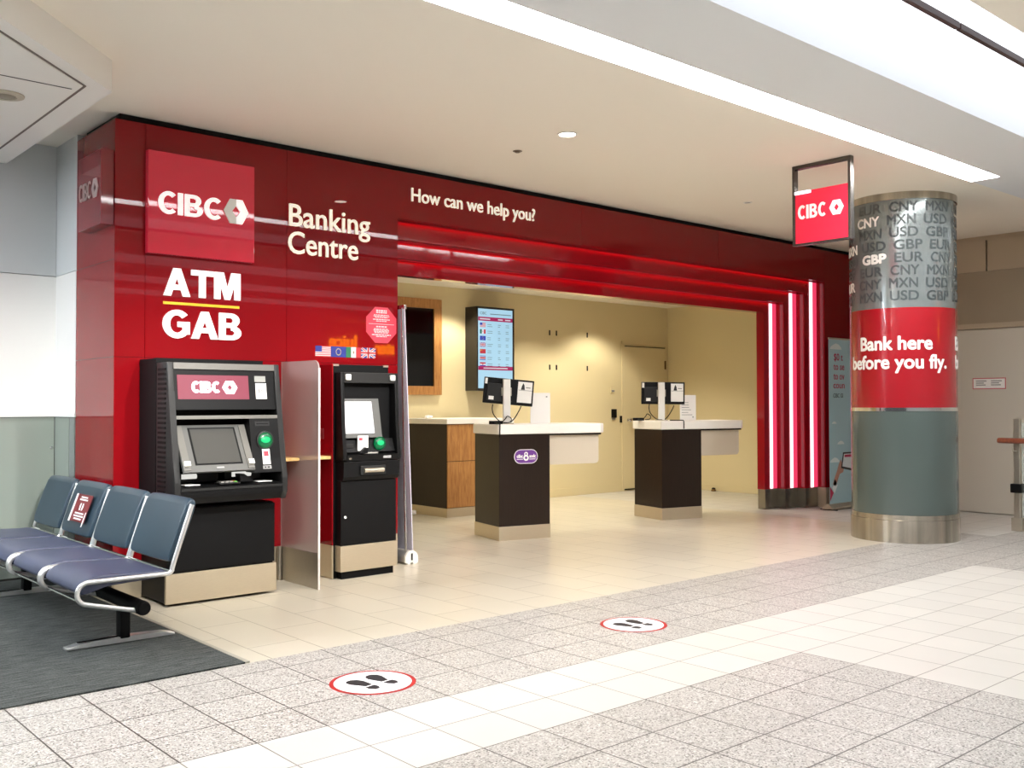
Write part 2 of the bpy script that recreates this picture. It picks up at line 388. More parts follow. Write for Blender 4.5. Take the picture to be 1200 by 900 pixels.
def shape(bm, pts, d0, d1, mi=0, mx=None):
    t = bmesh.new(); prism(t, pts, 'y', -d1, -d0); merge(bm, t, mi, mx)
def flag(bm, kind, x0, x1, z0, z1, d, mx, M):
    w, h = x1-x0, z1-z0; e = 0.0006
    def rc(a, b, c, q, mi, k=0): rect(bm, x0+a*w, x0+b*w, z0+c*h, z0+q*h, d, d+e*(1+k), M[mi], mx)
    if kind == 'us':
        rc(0, 1, 0, 1, 'white')
        for i in range(7): rc(0, 1, i*2/13, (i*2+1)/13, 'red', 1)
        rc(0, .42, .46, 1, 'blue', 2)
    elif kind == 'eu':
        rc(0, 1, 0, 1, 'blue')
        for k in range(12):
            a = k*PI/6; cx, cz = .5+.2*math.cos(a)*h/w*1.3, .5+.3*math.sin(a); rc(cx-.022, cx+.022, cz-.035, cz+.035, 'star', 1)
    elif kind in ('mx', 'fr'):
        rc(0, 1/3, 0, 1, 'green'); rc(1/3, 2/3, 0, 1, 'white'); rc(2/3, 1, 0, 1, 'red')
        rc(.46, .54, .38, .62, 'brown', 1)
    elif kind == 'gb':
        rc(0, 1, 0, 1, 'blue')
        for s in (1, -1):
            for wd, mi, k in ((.13, 'white', 1), (.05, 'red', 2)):
                p = [(0, 0), (wd, 0), (1, 1-wd), (1, 1), (1-wd, 1), (0, wd)]
                if s < 0: p = [(x, 1-z) for x, z in p]
                shape(bm, [(x0+x*w, z0+z*h) for x, z in p], d, d+e*(1+k), M[mi], mx)
        rc(.40, .60, 0, 1, 'white', 3); rc(0, 1, .34, .66, 'white', 3); rc(.45, .55, 0, 1, 'red', 4); rc(0, 1, .42, .58, 'red', 4)
    elif kind == 'cn':
        rc(0, 1, 0, 1, 'red'); rc(.1, .25, .6, .85, 'star', 1); rc(.32, .37, .8, .88, 'star', 1); rc(.38, .43, .62, .7, 'star', 1)
    elif kind == 'cr':
        rc(0, 1, 0, 1, 'blue'); rc(0, 1, .17, .83, 'white', 1); rc(0, 1, .33, .67, 'red', 2)
    elif kind == 'hr':
        rc(0, 1, 0, .33, 'blue'); rc(0, 1, .33, .67, 'white'); rc(0, 1, .67, 1, 'red'); rc(.42, .58, .35, .75, 'red', 1)

# ------------------------------------------------------------------ SETTING
YF = 6.55; ZC = 3.215; YB = 9.75; XR = 11.63
# floor
bm = NB()
def quad(bm, x0, x1, y0, y1, z, mi):
    f = bm.faces.new([bm.verts.new(p) for p in ((x0, y0, z), (x1, y0, z), (x1, y1, z), (x0, y1, z))]); f.material_index = mi; return f
XM, XP = -9.0, 14.0
quad(bm, XM, 9.70, 4.53, 10.2, 0, 0); quad(bm, 9.70, XP, 4.05, 10.2, 0, 2)
quad(bm, XM, 9.70, 3.441, 4.53, 0, 1); quad(bm, 9.70, XP, 3.441, 4.05, 0, 1)
quad(bm, XM, 4.459, 2.835, 3.441, 0, 2); quad(bm, 4.459, 7.85, -7.0, 3.441, 0, 2)
quad(bm, XM, 4.459, -7.0, 2.835, 0, 1); quad(bm, 7.85, XP, -7.0, 3.441, 0, 1)
struct('floor', bm, [F_CREAM, F_GRAN, F_WHITE])
# ceiling with two recessed light slots and, behind the camera, more of the same
bm = NB()
def ceil_strip(y0, y1, mi, x0=XM, x1=XP): box(bm, x0, x1, y0, y1, ZC, ZC+0.02, mi=mi)
ceil_strip(3.78, 10.2, 0); ceil_strip(3.537, 3.78, 1, 8.68, XP); ceil_strip(2.893, 3.537, 1)
ceil_strip(1.2, 2.07, 0); ceil_strip(0.4, 1.2, 1); ceil_strip(-1.6, -0.4, 1); ceil_strip(-3.4, -2.4, 1); ceil_strip(-7, -4.2, 1)
for y0, y1, dz, x1 in ((3.537, 3.78, 0.045, 8.68), (2.07, 2.893, 0.36, XP), (-0.4, 0.4, 0.36, XP), (-2.4, -1.6, 0.36, XP), (-4.2, -3.4, 0.36, XP)):
    box(bm, XM, x1, y0-0.02, y0, ZC+0.02, ZC+dz+0.02, mi=1); box(bm, XM, x1, y1, y1+0.02, ZC+0.02, ZC+dz+0.02, mi=1)
    box(bm, XM, x1, y0, y1, ZC+dz+0.02, ZC+dz+0.04, mi=1)
box(bm, 8.68, 8.70, 3.537, 3.78, ZC+0.02, ZC+0.065, mi=1)
struct('ceiling', bm, [CEILB, CEILG])
# bulkhead over the benches
bm = NB(); P = (1.937, 5.61)
bulk = [P, (1.937, 7.78), (-4.5, 7.78), (-4.5, P[1]-(P[0]+4.5))]
prism(bm, bulk, 'z', 3.035, ZC)
struct('trim_1', bm, [CEILW])
# left wall behind the benches
bm = NB()
box(bm, -6, 2.285, 7.78, 7.95, 1.215, 2.236, mi=0); box(bm, -6, 2.285, 7.783, 7.95, 2.242, ZC, mi=1); box(bm, -6, 2.285, 7.79, 7.95, 0, 1.19, mi=3)
box(bm, -6, 2.285, 7.765, 7.95, 1.19, 1.215, mi=0)
box(bm, 2.285, 2.45, 7.32, 7.95, 1.215, 2.236, mi=0); box(bm, 2.288, 2.45, 7.32, 7.95, 2.242, ZC, mi=1); box(bm, 2.28, 2.45, 7.32, 7.79, 1.19, 1.215, mi=0); box(bm, 2.295, 2.45, 7.32, 7.9, 0, 1.19, mi=3)
for x0, x1 in ((-3.0, -1.41), (-1.4, 0.44), (0.45, 2.279)): box(bm, x0, x1, 7.778, 7.79, 0.02, 1.185, mi=2)
box(bm, 2.283, 2.295, 7.45, 7.775, 0.02, 1.185, mi=2); box(bm, 2.284, 2.295, 7.33, 7.44, 0.02, 1.185, mi=4)
struct('wall_left', bm, [WALLW, WALLG, GLASSPANEL, CHAR, mat('grey_trim', (128, 134, 130), 0.4)])
for q, (x, z) in enumerate(((1.76, 0.97), (2.26, 0.96))):
    b2 = NB(); lathe(b2, [(0.011, 0), (0.011, 0.004), (0.0, 0.006)], (x, 7.778, z), 12, axis='y')
    solo('wall_stud', b2, CHROME, ('small round steel stud on the grey wall panel, left one', 'small round steel stud on the grey wall panel, right one beside the panel joint')[q], 'stud', smooth=True)
# facade: red panels on a dark carrier
X0, X1 = 4.528, 10.885
ZT = [2.78, 2.635, 2.501, 2.377]; XS = [10.885, 10.619, 10.36, 10.11]; XL = [4.528, 4.50, 4.47, 4.44]; YS = [6.55, 6.667, 6.784, 6.901, 7.005]
bm = NB(); g = 0.0015; ZF = 3.165
seams = [2.285, 2.487, 3.536, X0]
for a, b in zip(seams, seams[1:]):
    for z0, z1 in ((0.24, 1.593), (1.593, ZF)): box(bm, a+(g if a > 2.3 else 0), b-(g if b < X0 else 0), YF, YF+0.02, z0+g, z1-g, mi=0)
box(bm, 2.287, X0, YF+0.02, 7.30, 0.0, ZF-0.01, mi=1)
for z0, z1 in ((0.24, 1.593), (1.593, 2.236), (2.236, ZF)): box(bm, 2.285, 2.305, YF+0.0205, 7.31, z0+g, z1-g, mi=0)
seams = [X0, 6.64, 8.75, X1]
for a, b in zip(seams, seams[1:]): box(bm, a+(g if a > X0 else 0), b-g, YF, YF+0.02, ZT[0], ZF, mi=0)
box(bm, X0, X1, YF+0.02, 7.30, ZT[0], ZF-0.01, mi=1)
for z0, z1 in ((0.24, 1.593), (1.593, ZF)): box(bm, X1, 11.75, YF, YF+0.02, z0+g, z1, mi=0)
box(bm, X1, 11.75, YF+0.02, 7.30, 0, ZF-0.01, mi=1)
box(bm, 2.33, 11.75, 6.60, 7.25, ZF-0.01, ZC, mi=1)
box(bm, X1-0.003, X1, YF+0.0205, 6.666, 0.245, ZT[0], mi=0); box(bm, X0, X1-0.003, YF+0.0205, 6.666, ZT[0]-0.003, ZT[0], mi=0)
struct('wall_front', bm, [RED, GAP])
bm = NB()
for a, b in ((2.287, 4.524), (X1+0.002, 11.6)): box(bm, a, b, YF-0.006, YF+0.03, 0.003, 0.24)
box(bm, 2.279, 2.30, YF, 7.31, 0.003, 0.24)
for i in range(3):
    box(bm, XS[i+1], XS[i]+0.004, YS[i+1]-0.006, YS[i+2]-0.008, 0.003, 0.24, mi=1)
box(bm, XS[0]-0.006, XS[0]+0.1, YF-0.004, YS[1]-0.008, 0.003, 0.24)
struct('baseboard_front', bm, [STEELH, mat('portal_base_steel', (150, 146, 136), 0.22, metal=0.95)])
# stepped portal frames with their LED lines
for i in range(3):
    bm = NB(); y0 = YS[i+1]
    box(bm, XL[i+1], XS[i], y0, 7.005, ZT[i+1], ZT[i]); box(bm, XS[i+1], XS[i], y0, 7.005, 0.24, ZT[i+1]); box(bm, XL[i+1], XL[i], y0, 7.005, 0.0, ZT[i+1])
    fr = struct('trim_%d' % (i+2), bm, [REDTRIM])
    b2 = NB(); xa = XS[i+1]; w = XS[i]-xa
    box(b2, xa+0.43*w, xa+0.64*w, y0-0.012, y0, 0.245, ZT[i]-0.004, 0.004)
    s = part(fr, 'light_strip', b2, E_LED, 'white upright LED light strip')
    b2 = NB(); box(b2, xa+0.69*w, XS[i]-0.004, y0-0.010, y0, 0.245, ZT[i]-0.004)
    part(fr, 'diffuser', b2, E_PINK, 'glowing pink diffuser beside the light strip')
    b2 = NB(); box(b2, XL[i]+0.02, XS[i]-0.02, y0-0.022, y0-0.006, ZT[i]-0.005, ZT[i]-0.001)
    part(fr, 'light_strip', b2, E_COVE, 'red LED light strip under the beam')
    b2 = NB(); box(b2, XL[i]+0.02, XS[i]-0.002, y0-0.034, y0-0.026, ZT[i]-0.013, ZT[i]-0.001)
    part(fr, 'cove_lip', b2, REDTRIM, 'thin red lip hiding the light strip')
# bank interior
bm = NB(); box(bm, 4.3, 12.1, YB, YB+0.12, 0, ZC); struct('wall_back', bm, [WALLB])
bm = NB(); box(bm, 11.75, 11.9, 7.3, YB, 0, ZC); box(bm, XS[0], 11.9, 7.006, 7.3, 0, ZC); struct('wall_right', bm, [WALLB])
bm = NB(); box(bm, 4.3, 4.43, 7.3, YB, 0, ZC); struct('wall_side', bm, [WALLB])
bm = NB(); box(bm, 4.43, 11.75, 7.01, YB, 2.74, 2.78); struct('trim_5', bm, [CEILB])
bm = NB(); box(bm, 4.43, 10.68, YB-0.012, YB, 0, 0.11, 0.003); struct('baseboard_back', bm, [WALLB])
bm = NB(); box(bm, 11.738, 11.75, 7.31, YB-0.013, 0, 0.09, 0.003); struct('baseboard_right', bm, [WALLB])
# staff door in the back wall
bm = NB(); box(bm, 10.70, 10.739, YB-0.011, YB, 0, 2.20); box(bm, 11.676, 11.715, YB-0.011, YB, 0, 2.20); box(bm, 10.70, 11.715, YB-0.014, YB, 2.15, 2.20)
box(bm, 10.741, 11.674, YB-0.010, YB, 0.012, 2.14)
d1 = struct('door_1', bm, [WALLB])
b2 = NB(); lathe(b2, [(0.03, 0), (0.03, 0.006), (0.012, 0.012), (0.012, 0.035), (0.03, 0.045), (0.033, 0.06), (0.02, 0.072), (0, 0.074)], (10.83, YB-0.010, 1.035), 20, axis='y')
part(d1, 'door_knob', b2, CHROME, 'round chrome door knob', smooth=True)
b2 = NB(); lathe(b2, [(0.026, 0), (0.026, 0.008), (0.018, 0.012), (0, 0.012)], (11.2, YB-0.010, 1.533), 20, axis='y'); part(d1, 'door_viewer', b2, mat('bronze', (120, 92, 50), 0.4, metal=0.6), 'round bronze door viewer', smooth=True)
b2 = NB(); box(b2, 11.655, 11.675, YB-0.03, YB-0.010, 1.80, 1.93, 0.003); part(d1, 'hinge', b2, mat('bronze', (120, 92, 50)))
b2 = NB(); box(b2, 10.755, 11.66, YB-0.022, YB-0.010, 2.118, 2.128); part(d1, 'door_seal', b2, HOLE)
b2 = NB(); box(b2, 10.742, 11.673, YB-0.014, YB-0.010, 0.012, 0.03); part(d1, 'door_sweep', b2, HOLE)
# far right wall with sliding door
bm = NB(); box(bm, XR, XR+0.15, -3, 6.549, 2.20, 2.805, mi=0)
for a, b in ((-3, 0.9), (0.91, 2.89), (2.90, 4.885), (4.905, 6.549)): box(bm, XR-0.02, XR+0.15, a, b, 2.805, ZC-0.05, mi=1)
box(bm, XR+0.02, XR+0.15, -3, 6.549, 0, 2.19, mi=2); box(bm, XR, XR+0.15, -3, 6.549, ZC-0.05, ZC, mi=1)
struct('wall_far', bm, [TAUPE, TAUPEL, DOORM])
bm = NB(); box(bm, XR-0.015, XR+0.02, 1.2, 6.549, 2.14, 2.20, mi=0); box(bm, XR-0.005, XR+0.019, 3.62, 6.53, 0.012, 2.125, mi=1); box(bm, XR-0.005, XR+0.019, 1.2, 3.61, 0.012, 2.125, mi=1)
struct('door_2', bm, [TAUPEL, DOORM])

bm = NB(); box(bm, XM, XP+2, -7.15, -7.0, 0, ZC); struct('wall_rear', bm, [WALLW])
RWM = plane_mx((0, -6.999, 0), (-1, 0, 0))
r = root('shop_sign', 'orange lit juice shop lettering on the wall behind the viewer', 'sign', (13, -7, 2.3))
E_ORANGE = emit('orange_sign_glow', (255, 140, 10), 16.0)
bm = NB(); lettering(bm, 'booster', -14.4, -13.22, 2.50, 0.30, 0.05, 0.015, RWM); part(r, 'lower_word', bm, E_ORANGE)
bm = NB(); lettering(bm, 'Juice', -12.75, -11.95, 2.62, 0.30, 0.05, 0.015, RWM); part(r, 'upper_word', bm, E_ORANGE)
# ------------------------------------------------------------------ CEILING FITTINGS
bm = NB(); box(bm, XM, 8.675, 3.54, 3.777, ZC+0.042, ZC+0.059)
r = root('ceiling_light', 'long narrow recessed strip light in the ceiling above the red facade', 'ceiling light', (4, 3.66, ZC))
part(r, 'diffuser', bm, E_STRIP)
bm = NB(); box(bm, XM, 8.68, 3.776, 3.788, ZC-0.006, ZC-0.0005); part(r, 'frame', bm, CEILW)
r = root('ceiling_light', 'wide glowing ceiling cove at the top right corner with a dark rail', 'ceiling light', (5, 2.5, ZC))
bm = NB(); box(bm, XM, XP, 2.09, 2.875, ZC+0.34, ZC+0.36); part(r, 'diffuser', bm, E_LUM)
bm = NB(); box(bm, XM, 5.02, 2.235, 2.262, ZC-0.02, ZC+0.012); box(bm, 5.035, XP, 2.235, 2.262, ZC-0.02, ZC+0.012); part(r, 'rail', bm, mat('dark_brown_rail', (60, 36, 34), 0.4), 'dark metal rail')
for y0 in (-0.4, -2.4, -4.2):  # assumed hall lights, unseen, added to light the space
    bm = NB(); box(bm, XM, XP, y0+0.02, y0+0.78, ZC+0.34, ZC+0.36)
    solo('ceiling_light', bm, E_FAR, 'assumed wide ceiling light in the hall behind the viewer, row %s' % {-0.4: 'nearest the viewer', -2.4: 'in the middle', -4.2: 'farthest back'}[y0], 'ceiling light')
def downlight(x, y, lit, label, rad=0.06, z=ZC):
    r = root('downlight', label, 'downlight', (x, y, z))
    b = NB(); lathe(b, [(rad+0.014, -0.001), (rad+0.012, -0.006), (rad, -0.007), (rad, -0.001)], (x, y, z), 32); part(r, 'trim_ring', b, WHITEP, smooth=True)
    b = NB(); lathe(b, [(0, -0.0045), (rad-0.002, -0.0045), (rad-0.002, -0.001), (0, -0.001)], (x, y, z), 32); part(r, 'lens', b, E_DOWN if lit else PAPERGREY)
downlight(4.935, 5.01, True, 'small round lit downlight in the beige ceiling')
downlight(7.93, 5.585, False, 'small round unlit downlight in the ceiling left of the hanging sign', 0.03)
bm = NB(); lathe(bm, [(0, -0.012), (0.018, -0.012), (0.022, -0.004), (0.036, -0.003), (0.036, -0.0005), (0, -0.0005)], (4.98, 5.6, ZC), 24)
solo('sprinkler', bm, mat('dull_bronze', (112, 100, 84), 0.5, metal=0.4), 'small dark sprinkler cap in the ceiling left of the lit downlight', 'sprinkler', smooth=True)
# access panel and round light in the bulkhead
def inset(d):  # outline parallel to the bulkhead edge
    x = P[0]-d; y = P[1]-d*(math.sqrt(2)-1)+0.0
    return [(x, y+d*0.27), (x, 7.6), (-2.6, 7.6), (-2.6, y+d*0.27-(x+2.6))]
r = root('access_panel', 'white ceiling access panel with dark edge gap at upper left', 'panel', (0.5, 6.2, 3.035))
bm = NB(); prism(bm, inset(0.145), 'z', 3.031, 3.0345); part(r, 'edge_gap', bm, mat('grey_gap', (120, 112, 104), 0.8))
bm = NB(); prism(bm, inset(0.165), 'z', 3.027, 3.031); part(r, 'panel', bm, CEILW)
bm = NB(); t = NB(); box(t, -1.9, 1.74, 5.667, 5.677, 3.0255, 3.027); merge(bm, t); part(r, 'seam', bm, HOLE)
r = root('speaker', 'round ceiling speaker in the white access panel at upper left', 'speaker', (1.49, 6.02, 3.027))
bm = NB(); lathe(bm, [(0.10, -0.0005), (0.098, -0.008), (0.06, -0.012), (0.06, -0.006), (0, -0.006)], (1.49, 6.02, 3.027), 40); part(r, 'ring', bm, mat('stone_ring', (190, 182, 162), 0.6), smooth=True)
bm = NB(); lathe(bm, [(0, -0.016), (0.04, -0.015), (0.055, -0.0075), (0, -0.0065)], (1.49, 6.02, 3.027), 32); part(r, 'grille', bm, mat('stone_grille', (140, 132, 116), 0.6), smooth=True)
bm = NB(); box(bm, -4.2, 0.2, 6.75, 6.95, 3.01, 3.0245)
solo('ceiling_light', bm, emit('added_wall_wash_glow', (240, 246, 255), 98.0), 'added unseen light under the bulkhead, brightening the left wall', 'ceiling light')  # lamp added out of view to brighten the left wall
# carpet and its metal edge strip
bm = NB(); box(bm, XM, 2.225, 4.53, 7.76, 0.0005, 0.008)
solo('carpet', bm, CARPET, 'dark grey striped carpet under the blue bench', 'carpet')
bm = NB(); box(bm, 2.226, 2.25, 4.53, 6.54, 0.0005, 0.010, 0.002); solo('edge_strip', bm, mat('grey_strip', (176, 172, 160), 0.4, metal=0.3), 'thin grey strip along the right carpet edge', 'edge strip')

# ------------------------------------------------------------------ FACADE SIGNS
FM = Matrix.Translation((0, YF-0.0005, 0))
r = root('square_sign', 'large square red bank sign with white letters, left on the facade', 'sign', (2.87, YF, 2.29))
bm = NB(); box(bm, 2.485, 3.252, 6.50, YF-0.0005, 2.292, 2.983, 0.004); part(r, 'sign_box', bm, REDSIGN)
SM = Matrix.Translation((0, 6.4995, 0))
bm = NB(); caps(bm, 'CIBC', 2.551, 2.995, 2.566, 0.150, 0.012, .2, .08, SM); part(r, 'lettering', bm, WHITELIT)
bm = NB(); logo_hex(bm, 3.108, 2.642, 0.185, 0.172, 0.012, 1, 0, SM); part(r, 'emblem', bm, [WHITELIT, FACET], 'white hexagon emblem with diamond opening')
r = root('square_sign', 'narrow looking red bank sign on the side wall of the facade corner', 'sign', (2.245, 6.78, 2.46))
bm = NB(); box(bm, 2.20, 2.2845, 6.565, 7.01, 2.46, 2.955, 0.004); part(r, 'sign_box', bm, SIDESIGN)
M2 = plane_mx((2.1995, 7.01, 0), (0, -1, 0))
bm = NB(); caps(bm, 'CIBC', 0.03, 0.265, 2.655, 0.115, 0.006, .15, .12, M2); part(r, 'lettering', bm, DULL)
bm = NB(); logo_hex(bm, 0.345, 2.71, 0.125, 0.125, 0.006, 0, 0, M2); part(r, 'emblem', bm, DULL)
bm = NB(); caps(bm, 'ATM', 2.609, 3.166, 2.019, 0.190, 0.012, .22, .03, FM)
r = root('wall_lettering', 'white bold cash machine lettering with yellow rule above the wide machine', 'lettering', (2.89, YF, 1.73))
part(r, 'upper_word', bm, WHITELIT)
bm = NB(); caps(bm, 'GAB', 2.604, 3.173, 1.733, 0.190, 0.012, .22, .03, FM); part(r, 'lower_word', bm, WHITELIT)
bm = NB(); rect(bm, 2.609, 3.16, 1.960, 1.978, 0.0, 0.006, 0, FM); part(r, 'rule', bm, YELLOW, 'yellow rule between the words')
r = root('wall_lettering', 'cream two-line lettering naming the banking centre, on the red wall', 'lettering', (3.9, YF, 2.4))
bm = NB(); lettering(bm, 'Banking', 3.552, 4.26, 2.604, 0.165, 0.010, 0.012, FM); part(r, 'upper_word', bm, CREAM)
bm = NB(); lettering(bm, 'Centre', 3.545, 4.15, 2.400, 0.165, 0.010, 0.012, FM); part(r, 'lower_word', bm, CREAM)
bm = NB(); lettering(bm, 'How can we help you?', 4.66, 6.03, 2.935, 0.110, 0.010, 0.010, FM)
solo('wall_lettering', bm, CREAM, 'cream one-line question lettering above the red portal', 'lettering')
# flags and octagon decal
FLAGM = [mat('flag_white', (206, 202, 204), 0.5), mat('flag_red', (184, 40, 46), 0.5), mat('flag_blue', (28, 42, 130), 0.5), mat('flag_green', (30, 110, 70), 0.5), mat('flag_star', (240, 214, 90), 0.5), mat('flag_brown', (130, 110, 80), 0.5)]
FI = dict(white=0, red=1, blue=2, green=3, star=4, brown=5)
r = root('flag_sticker', 'strip of four country flags above the narrow cash machine', 'sticker', (4.05, YF, 1.64))
w = (4.316-3.777)/4
for i, k in enumerate(('us', 'eu', 'mx', 'gb')):
    bm = NB(); flag(bm, k, 3.777+i*w, 3.777+(i+1)*w-0.001, 1.640, 1.721, 0.0, FM, FI); part(r, 'flag', bm, FLAGM, ('flag with red and white stripes and blue corner', 'blue flag with ring of stars', 'green white and red flag', 'blue flag with red and white crosses')[i])
r = root('notice', 'pink red octagon notice with white print, right of the flags', 'notice', (4.37, YF, 1.765))
oc = [(4.371+0.154*math.cos(PI/8+k*PI/4), 1.906+0.154*math.sin(PI/8+k*PI/4)) for k in range(8)]
bm = NB(); shape(bm, oc, 0, 0.002, 0, FM); part(r, 'sheet', bm, mat('octagon_red', (226, 62, 84), 0.45))
bm = NB()
for z, w2, h in ((2.015, .10, .012), (2.0, .10, .012), (1.983, .14, .006), (1.973, .15, .006), (1.963, .12, .006), (1.946, .16, .008), (1.934, .10, .006), (1.912, .24, .003), (1.888, .10, .010), (1.872, .14, .006), (1.862, .15, .006), (1.852, .14, .006), (1.842, .13, .006), (1.824, .18, .008), (1.812, .10, .006)):
    n = max(1, int(w2/0.03)); x = 4.371-w2/2
    while x < 4.371+w2/2-0.004:
        l = min(random.uniform(.012, .03), 4.371+w2/2-x) if w2 < .2 else .24
        rect(bm, x, x+l, z, z+h, .002, .0026, 0, FM); x += l+.005
part(r, 'print', bm, mat('pale_pink_print', (250, 214, 218), 0.5), 'white lines of print')

# ------------------------------------------------------------------ WIDE CASH MACHINE
r = root('cash_machine', 'wide black cash machine with lit sign behind the blue bench', 'cash machine', (2.84, 6.3, 0))
bm = NB(); box(bm, 2.47, 3.205, 6.12, 6.541, 0.015, 0.62, 0.004); part(r, 'cabinet', bm, BLACK)
bm = NB(); box(bm, 2.455, 3.22, 6.095, 6.118, 0.018, 0.205, 0.002); part(r, 'plinth', bm, STEELH, 'brushed steel plinth plate')
bm = NB(); box(bm, 2.48, 3.21, 6.105, 6.1195, 0.215, 0.612, 0.003); k = part(r, 'door', bm, BLACK)
bm = NB(); box(bm, 2.45, 3.20, 6.26, 6.541, 0.63, 1.578, 0.004); part(r, 'rear_housing', bm, BLACKM)
PRO = [(6.085, 1.548), (6.06, 1.36), (6.03, 1.18), (5.985, 0.92), (5.955, 0.79), (5.957, 0.70), (5.985, 0.648)]
def yp(z):
    for (y0, z0), (y1, z1) in zip(PRO, PRO[1:]):
        if z1 <= z <= z0: return y0+(y1-y0)*(z0-z)/(z0-z1)
    return PRO[0][0] if z > 1.5 else PRO[-1][0]
for xa, xb in ((2.452, 2.492), (3.19, 3.228)):
    bm = NB(); prism(bm, PRO+[(6.258, 0.648), (6.258, 1.548)], 'x', xa, xb, bev=0.006); k = part(r, 'side_cheek', bm, CHAR, smooth=True)
    if xa < 3:
        b2 = NB()
        for i in range(26): box(b2, 2.446, 2.4525, 6.10, 6.22, 0.72+i*0.031, 0.735+i*0.031)
        part(k, 'vent', b2, BLACKM)
def plate(bm, x0, x1, z0, z1, off, th, mi=0, n=4):
    """slab that follows the front profile, its face 'off' in front of it"""
    zs = [z0+(z1-z0)*i/n for i in range(n+1)]
    front = [(yp(z)-off, z) for z in zs]; back = [(yp(z)-off+th, z) for z in zs[::-1]]
    prism(bm, front+back, 'x', x0, x1, mi)
bm = NB(); plate(bm, 2.4925, 3.1895, 1.505, 1.546, 0.0, 0.16); part(r, 'top_bar', bm, GREYP, 'grey top edge bar')
bm = NB(); plate(bm, 2.4925, 3.1895, 1.245, 1.503, -0.012, 0.14); hd = part(r, 'header', bm, BLACK)
bm = NB(); plate(bm, 2.515, 3.0, 1.312, 1.468, -0.008, 0.004); lp = part(hd, 'lit_sign', bm, E_ATM, 'lit crimson sign panel')
ang = math.atan2(6.06-6.03, 1.36-1.18)
HM = Matrix.Translation((0, yp(1.39)+0.006, 1.39)) @ Matrix.Rotation(-ang, 4, 'X') @ Matrix.Translation((0, 0, -1.39))
bm = NB(); caps(bm, 'CIBC', 2.605, 2.795, 1.353, 0.074, 0.003, .27, .06, HM); part(hd, 'lettering', bm, E_LOGO, 'glowing white letters')
bm = NB(); logo_hex(bm, 2.865, 1.389, 0.105, 0.085, 0.003, 0, 0, HM); part(hd, 'emblem', bm, E_LOGO, 'glowing white hexagon emblem')
bm = NB(); plate(bm, 3.045, 3.125, 1.428, 1.468, -0.008, 0.004); part(hd, 'window', bm, mat('grey_window', (150, 152, 148), 0.3))
bm = NB(); plate(bm, 3.05, 3.128, 1.315, 1.42, -0.008, 0.004); part(hd, 'sticker', bm, PAPER, 'white sticker')
bm = NB(); lettering(bm, '$50', 3.064, 3.112, 1.358, 0.025, 0.002, 0.0, Matrix.Translation((0, yp(1.36)+0.0035, 0))); part(hd, 'print', bm, PAPERGREY)
bm = NB(); plate(bm, 2.4925, 3.1895, 1.185, 1.207, 0.0, 0.10); part(r, 'ledge', bm, GREYP, 'grey ledge under the header')
bm = NB(); box(bm, 2.4925, 3.1895, 6.20, 6.255, 0.66, 1.24); part(r, 'recess_back', bm, BLACKM)
# right fascia
bm = NB(); plate(bm, 2.985, 3.1895, 0.83, 1.184, 0.0, 0.12); fa = part(r, 'fascia', bm, BLACK)
bm = NB(); plate(bm, 3.02, 3.125, 1.135, 1.165, 0.004, 0.006); plate(bm, 3.03, 3.115, 1.147, 1.153, 0.006, 0.004, 1); part(fa, 'card_slot', bm, [CHAR, BLACKM])
bm = NB(); lathe(bm, [(0.055, 0), (0.055, 0.01), (0.046, 0.022), (0.03, 0.028), (0, 0.03)], (3.082, yp(1.04)-0.001, 1.04), 28, axis='y'); cr = part(fa, 'card_reader', bm, E_GREEND, 'green card reader', smooth=True)
bm = NB(); t = NB(); lathe(t, [(0.034, 0), (0.027, 0.006), (0, 0.009)], (0, 0, 0), 24, axis='y'); merge(bm, t, 0, Matrix.Translation((3.082-0.004, yp(1.04)-0.001-0.026, 1.04+0.004)) @ Matrix.Scale(0.7, 4, (0, 0, 1))); part(cr, 'light', bm, E_GREEN, 'glowing green light', smooth=True)
bm = NB(); lathe(bm, [(0.062, 0), (0.062, 0.012), (0.053, 0.014), (0.053, 0)], (3.082, yp(1.04)-0.0005, 1.04), 28, axis='y'); part(fa, 'reader_ring', bm, CHAR, smooth=True)
bm = NB(); plate(bm, 3.058, 3.112, 0.882, 0.982, 0.003, 0.004, 0); plate(bm, 3.068, 3.102, 0.935, 0.968, 0.0036, 0.003, 1); part(fa, 'sticker', bm, [PAPER, mat('print_red', (190, 50, 66), 0.5)], 'white sticker with red print')
bm = NB(); plate(bm, 3.055, 3.115, 0.852, 0.874, 0.003, 0.004); plate(bm, 3.066, 3.078, 0.858, 0.868, 0.0036, 0.003, 1); plate(bm, 3.086, 3.104, 0.858, 0.868, 0.0036, 0.003, 1); part(fa, 'label', bm, [PAPERGREY, INK])
# display unit: tilted
A = (6.10, 1.145); B = (5.93, 0.855); dl = Vector((B[0]-A[0], B[1]-A[1])); dn = Vector((dl.y, -dl.x)).normalized()   # outward normal (towards -y, +z)
if dn.x > 0: dn = -dn
def tilt(bm, x0, x1, s0, s1, h0, h1, mi=0, xsk=0):
    q = []
    for s, h in ((s0, h0), (s0, h1), (s1, h1), (s1, h0)):
        p = Vector(A)+dl*s+dn*h; q.append((p.x, p.y))
    prism(bm, q, 'x', x0, x1, mi)
dp = NB(); tilt(dp, 2.500, 2.980, 0.0, 1.0, -0.02, 0.0); dsp = part(r, 'display', dp, GREYB, 'grey tilted display unit')
bm = NB(); tilt(bm, 2.585, 2.905, 0.06, 0.86, 0.0, 0.002); part(dsp, 'screen', bm, BLACKM, 'black screen edge')
bm = NB(); tilt(bm, 2.597, 2.893, 0.09, 0.83, 0.002, 0.0035); part(dsp, 'screen_glass', bm, GREYSCR, 'dark grey screen')
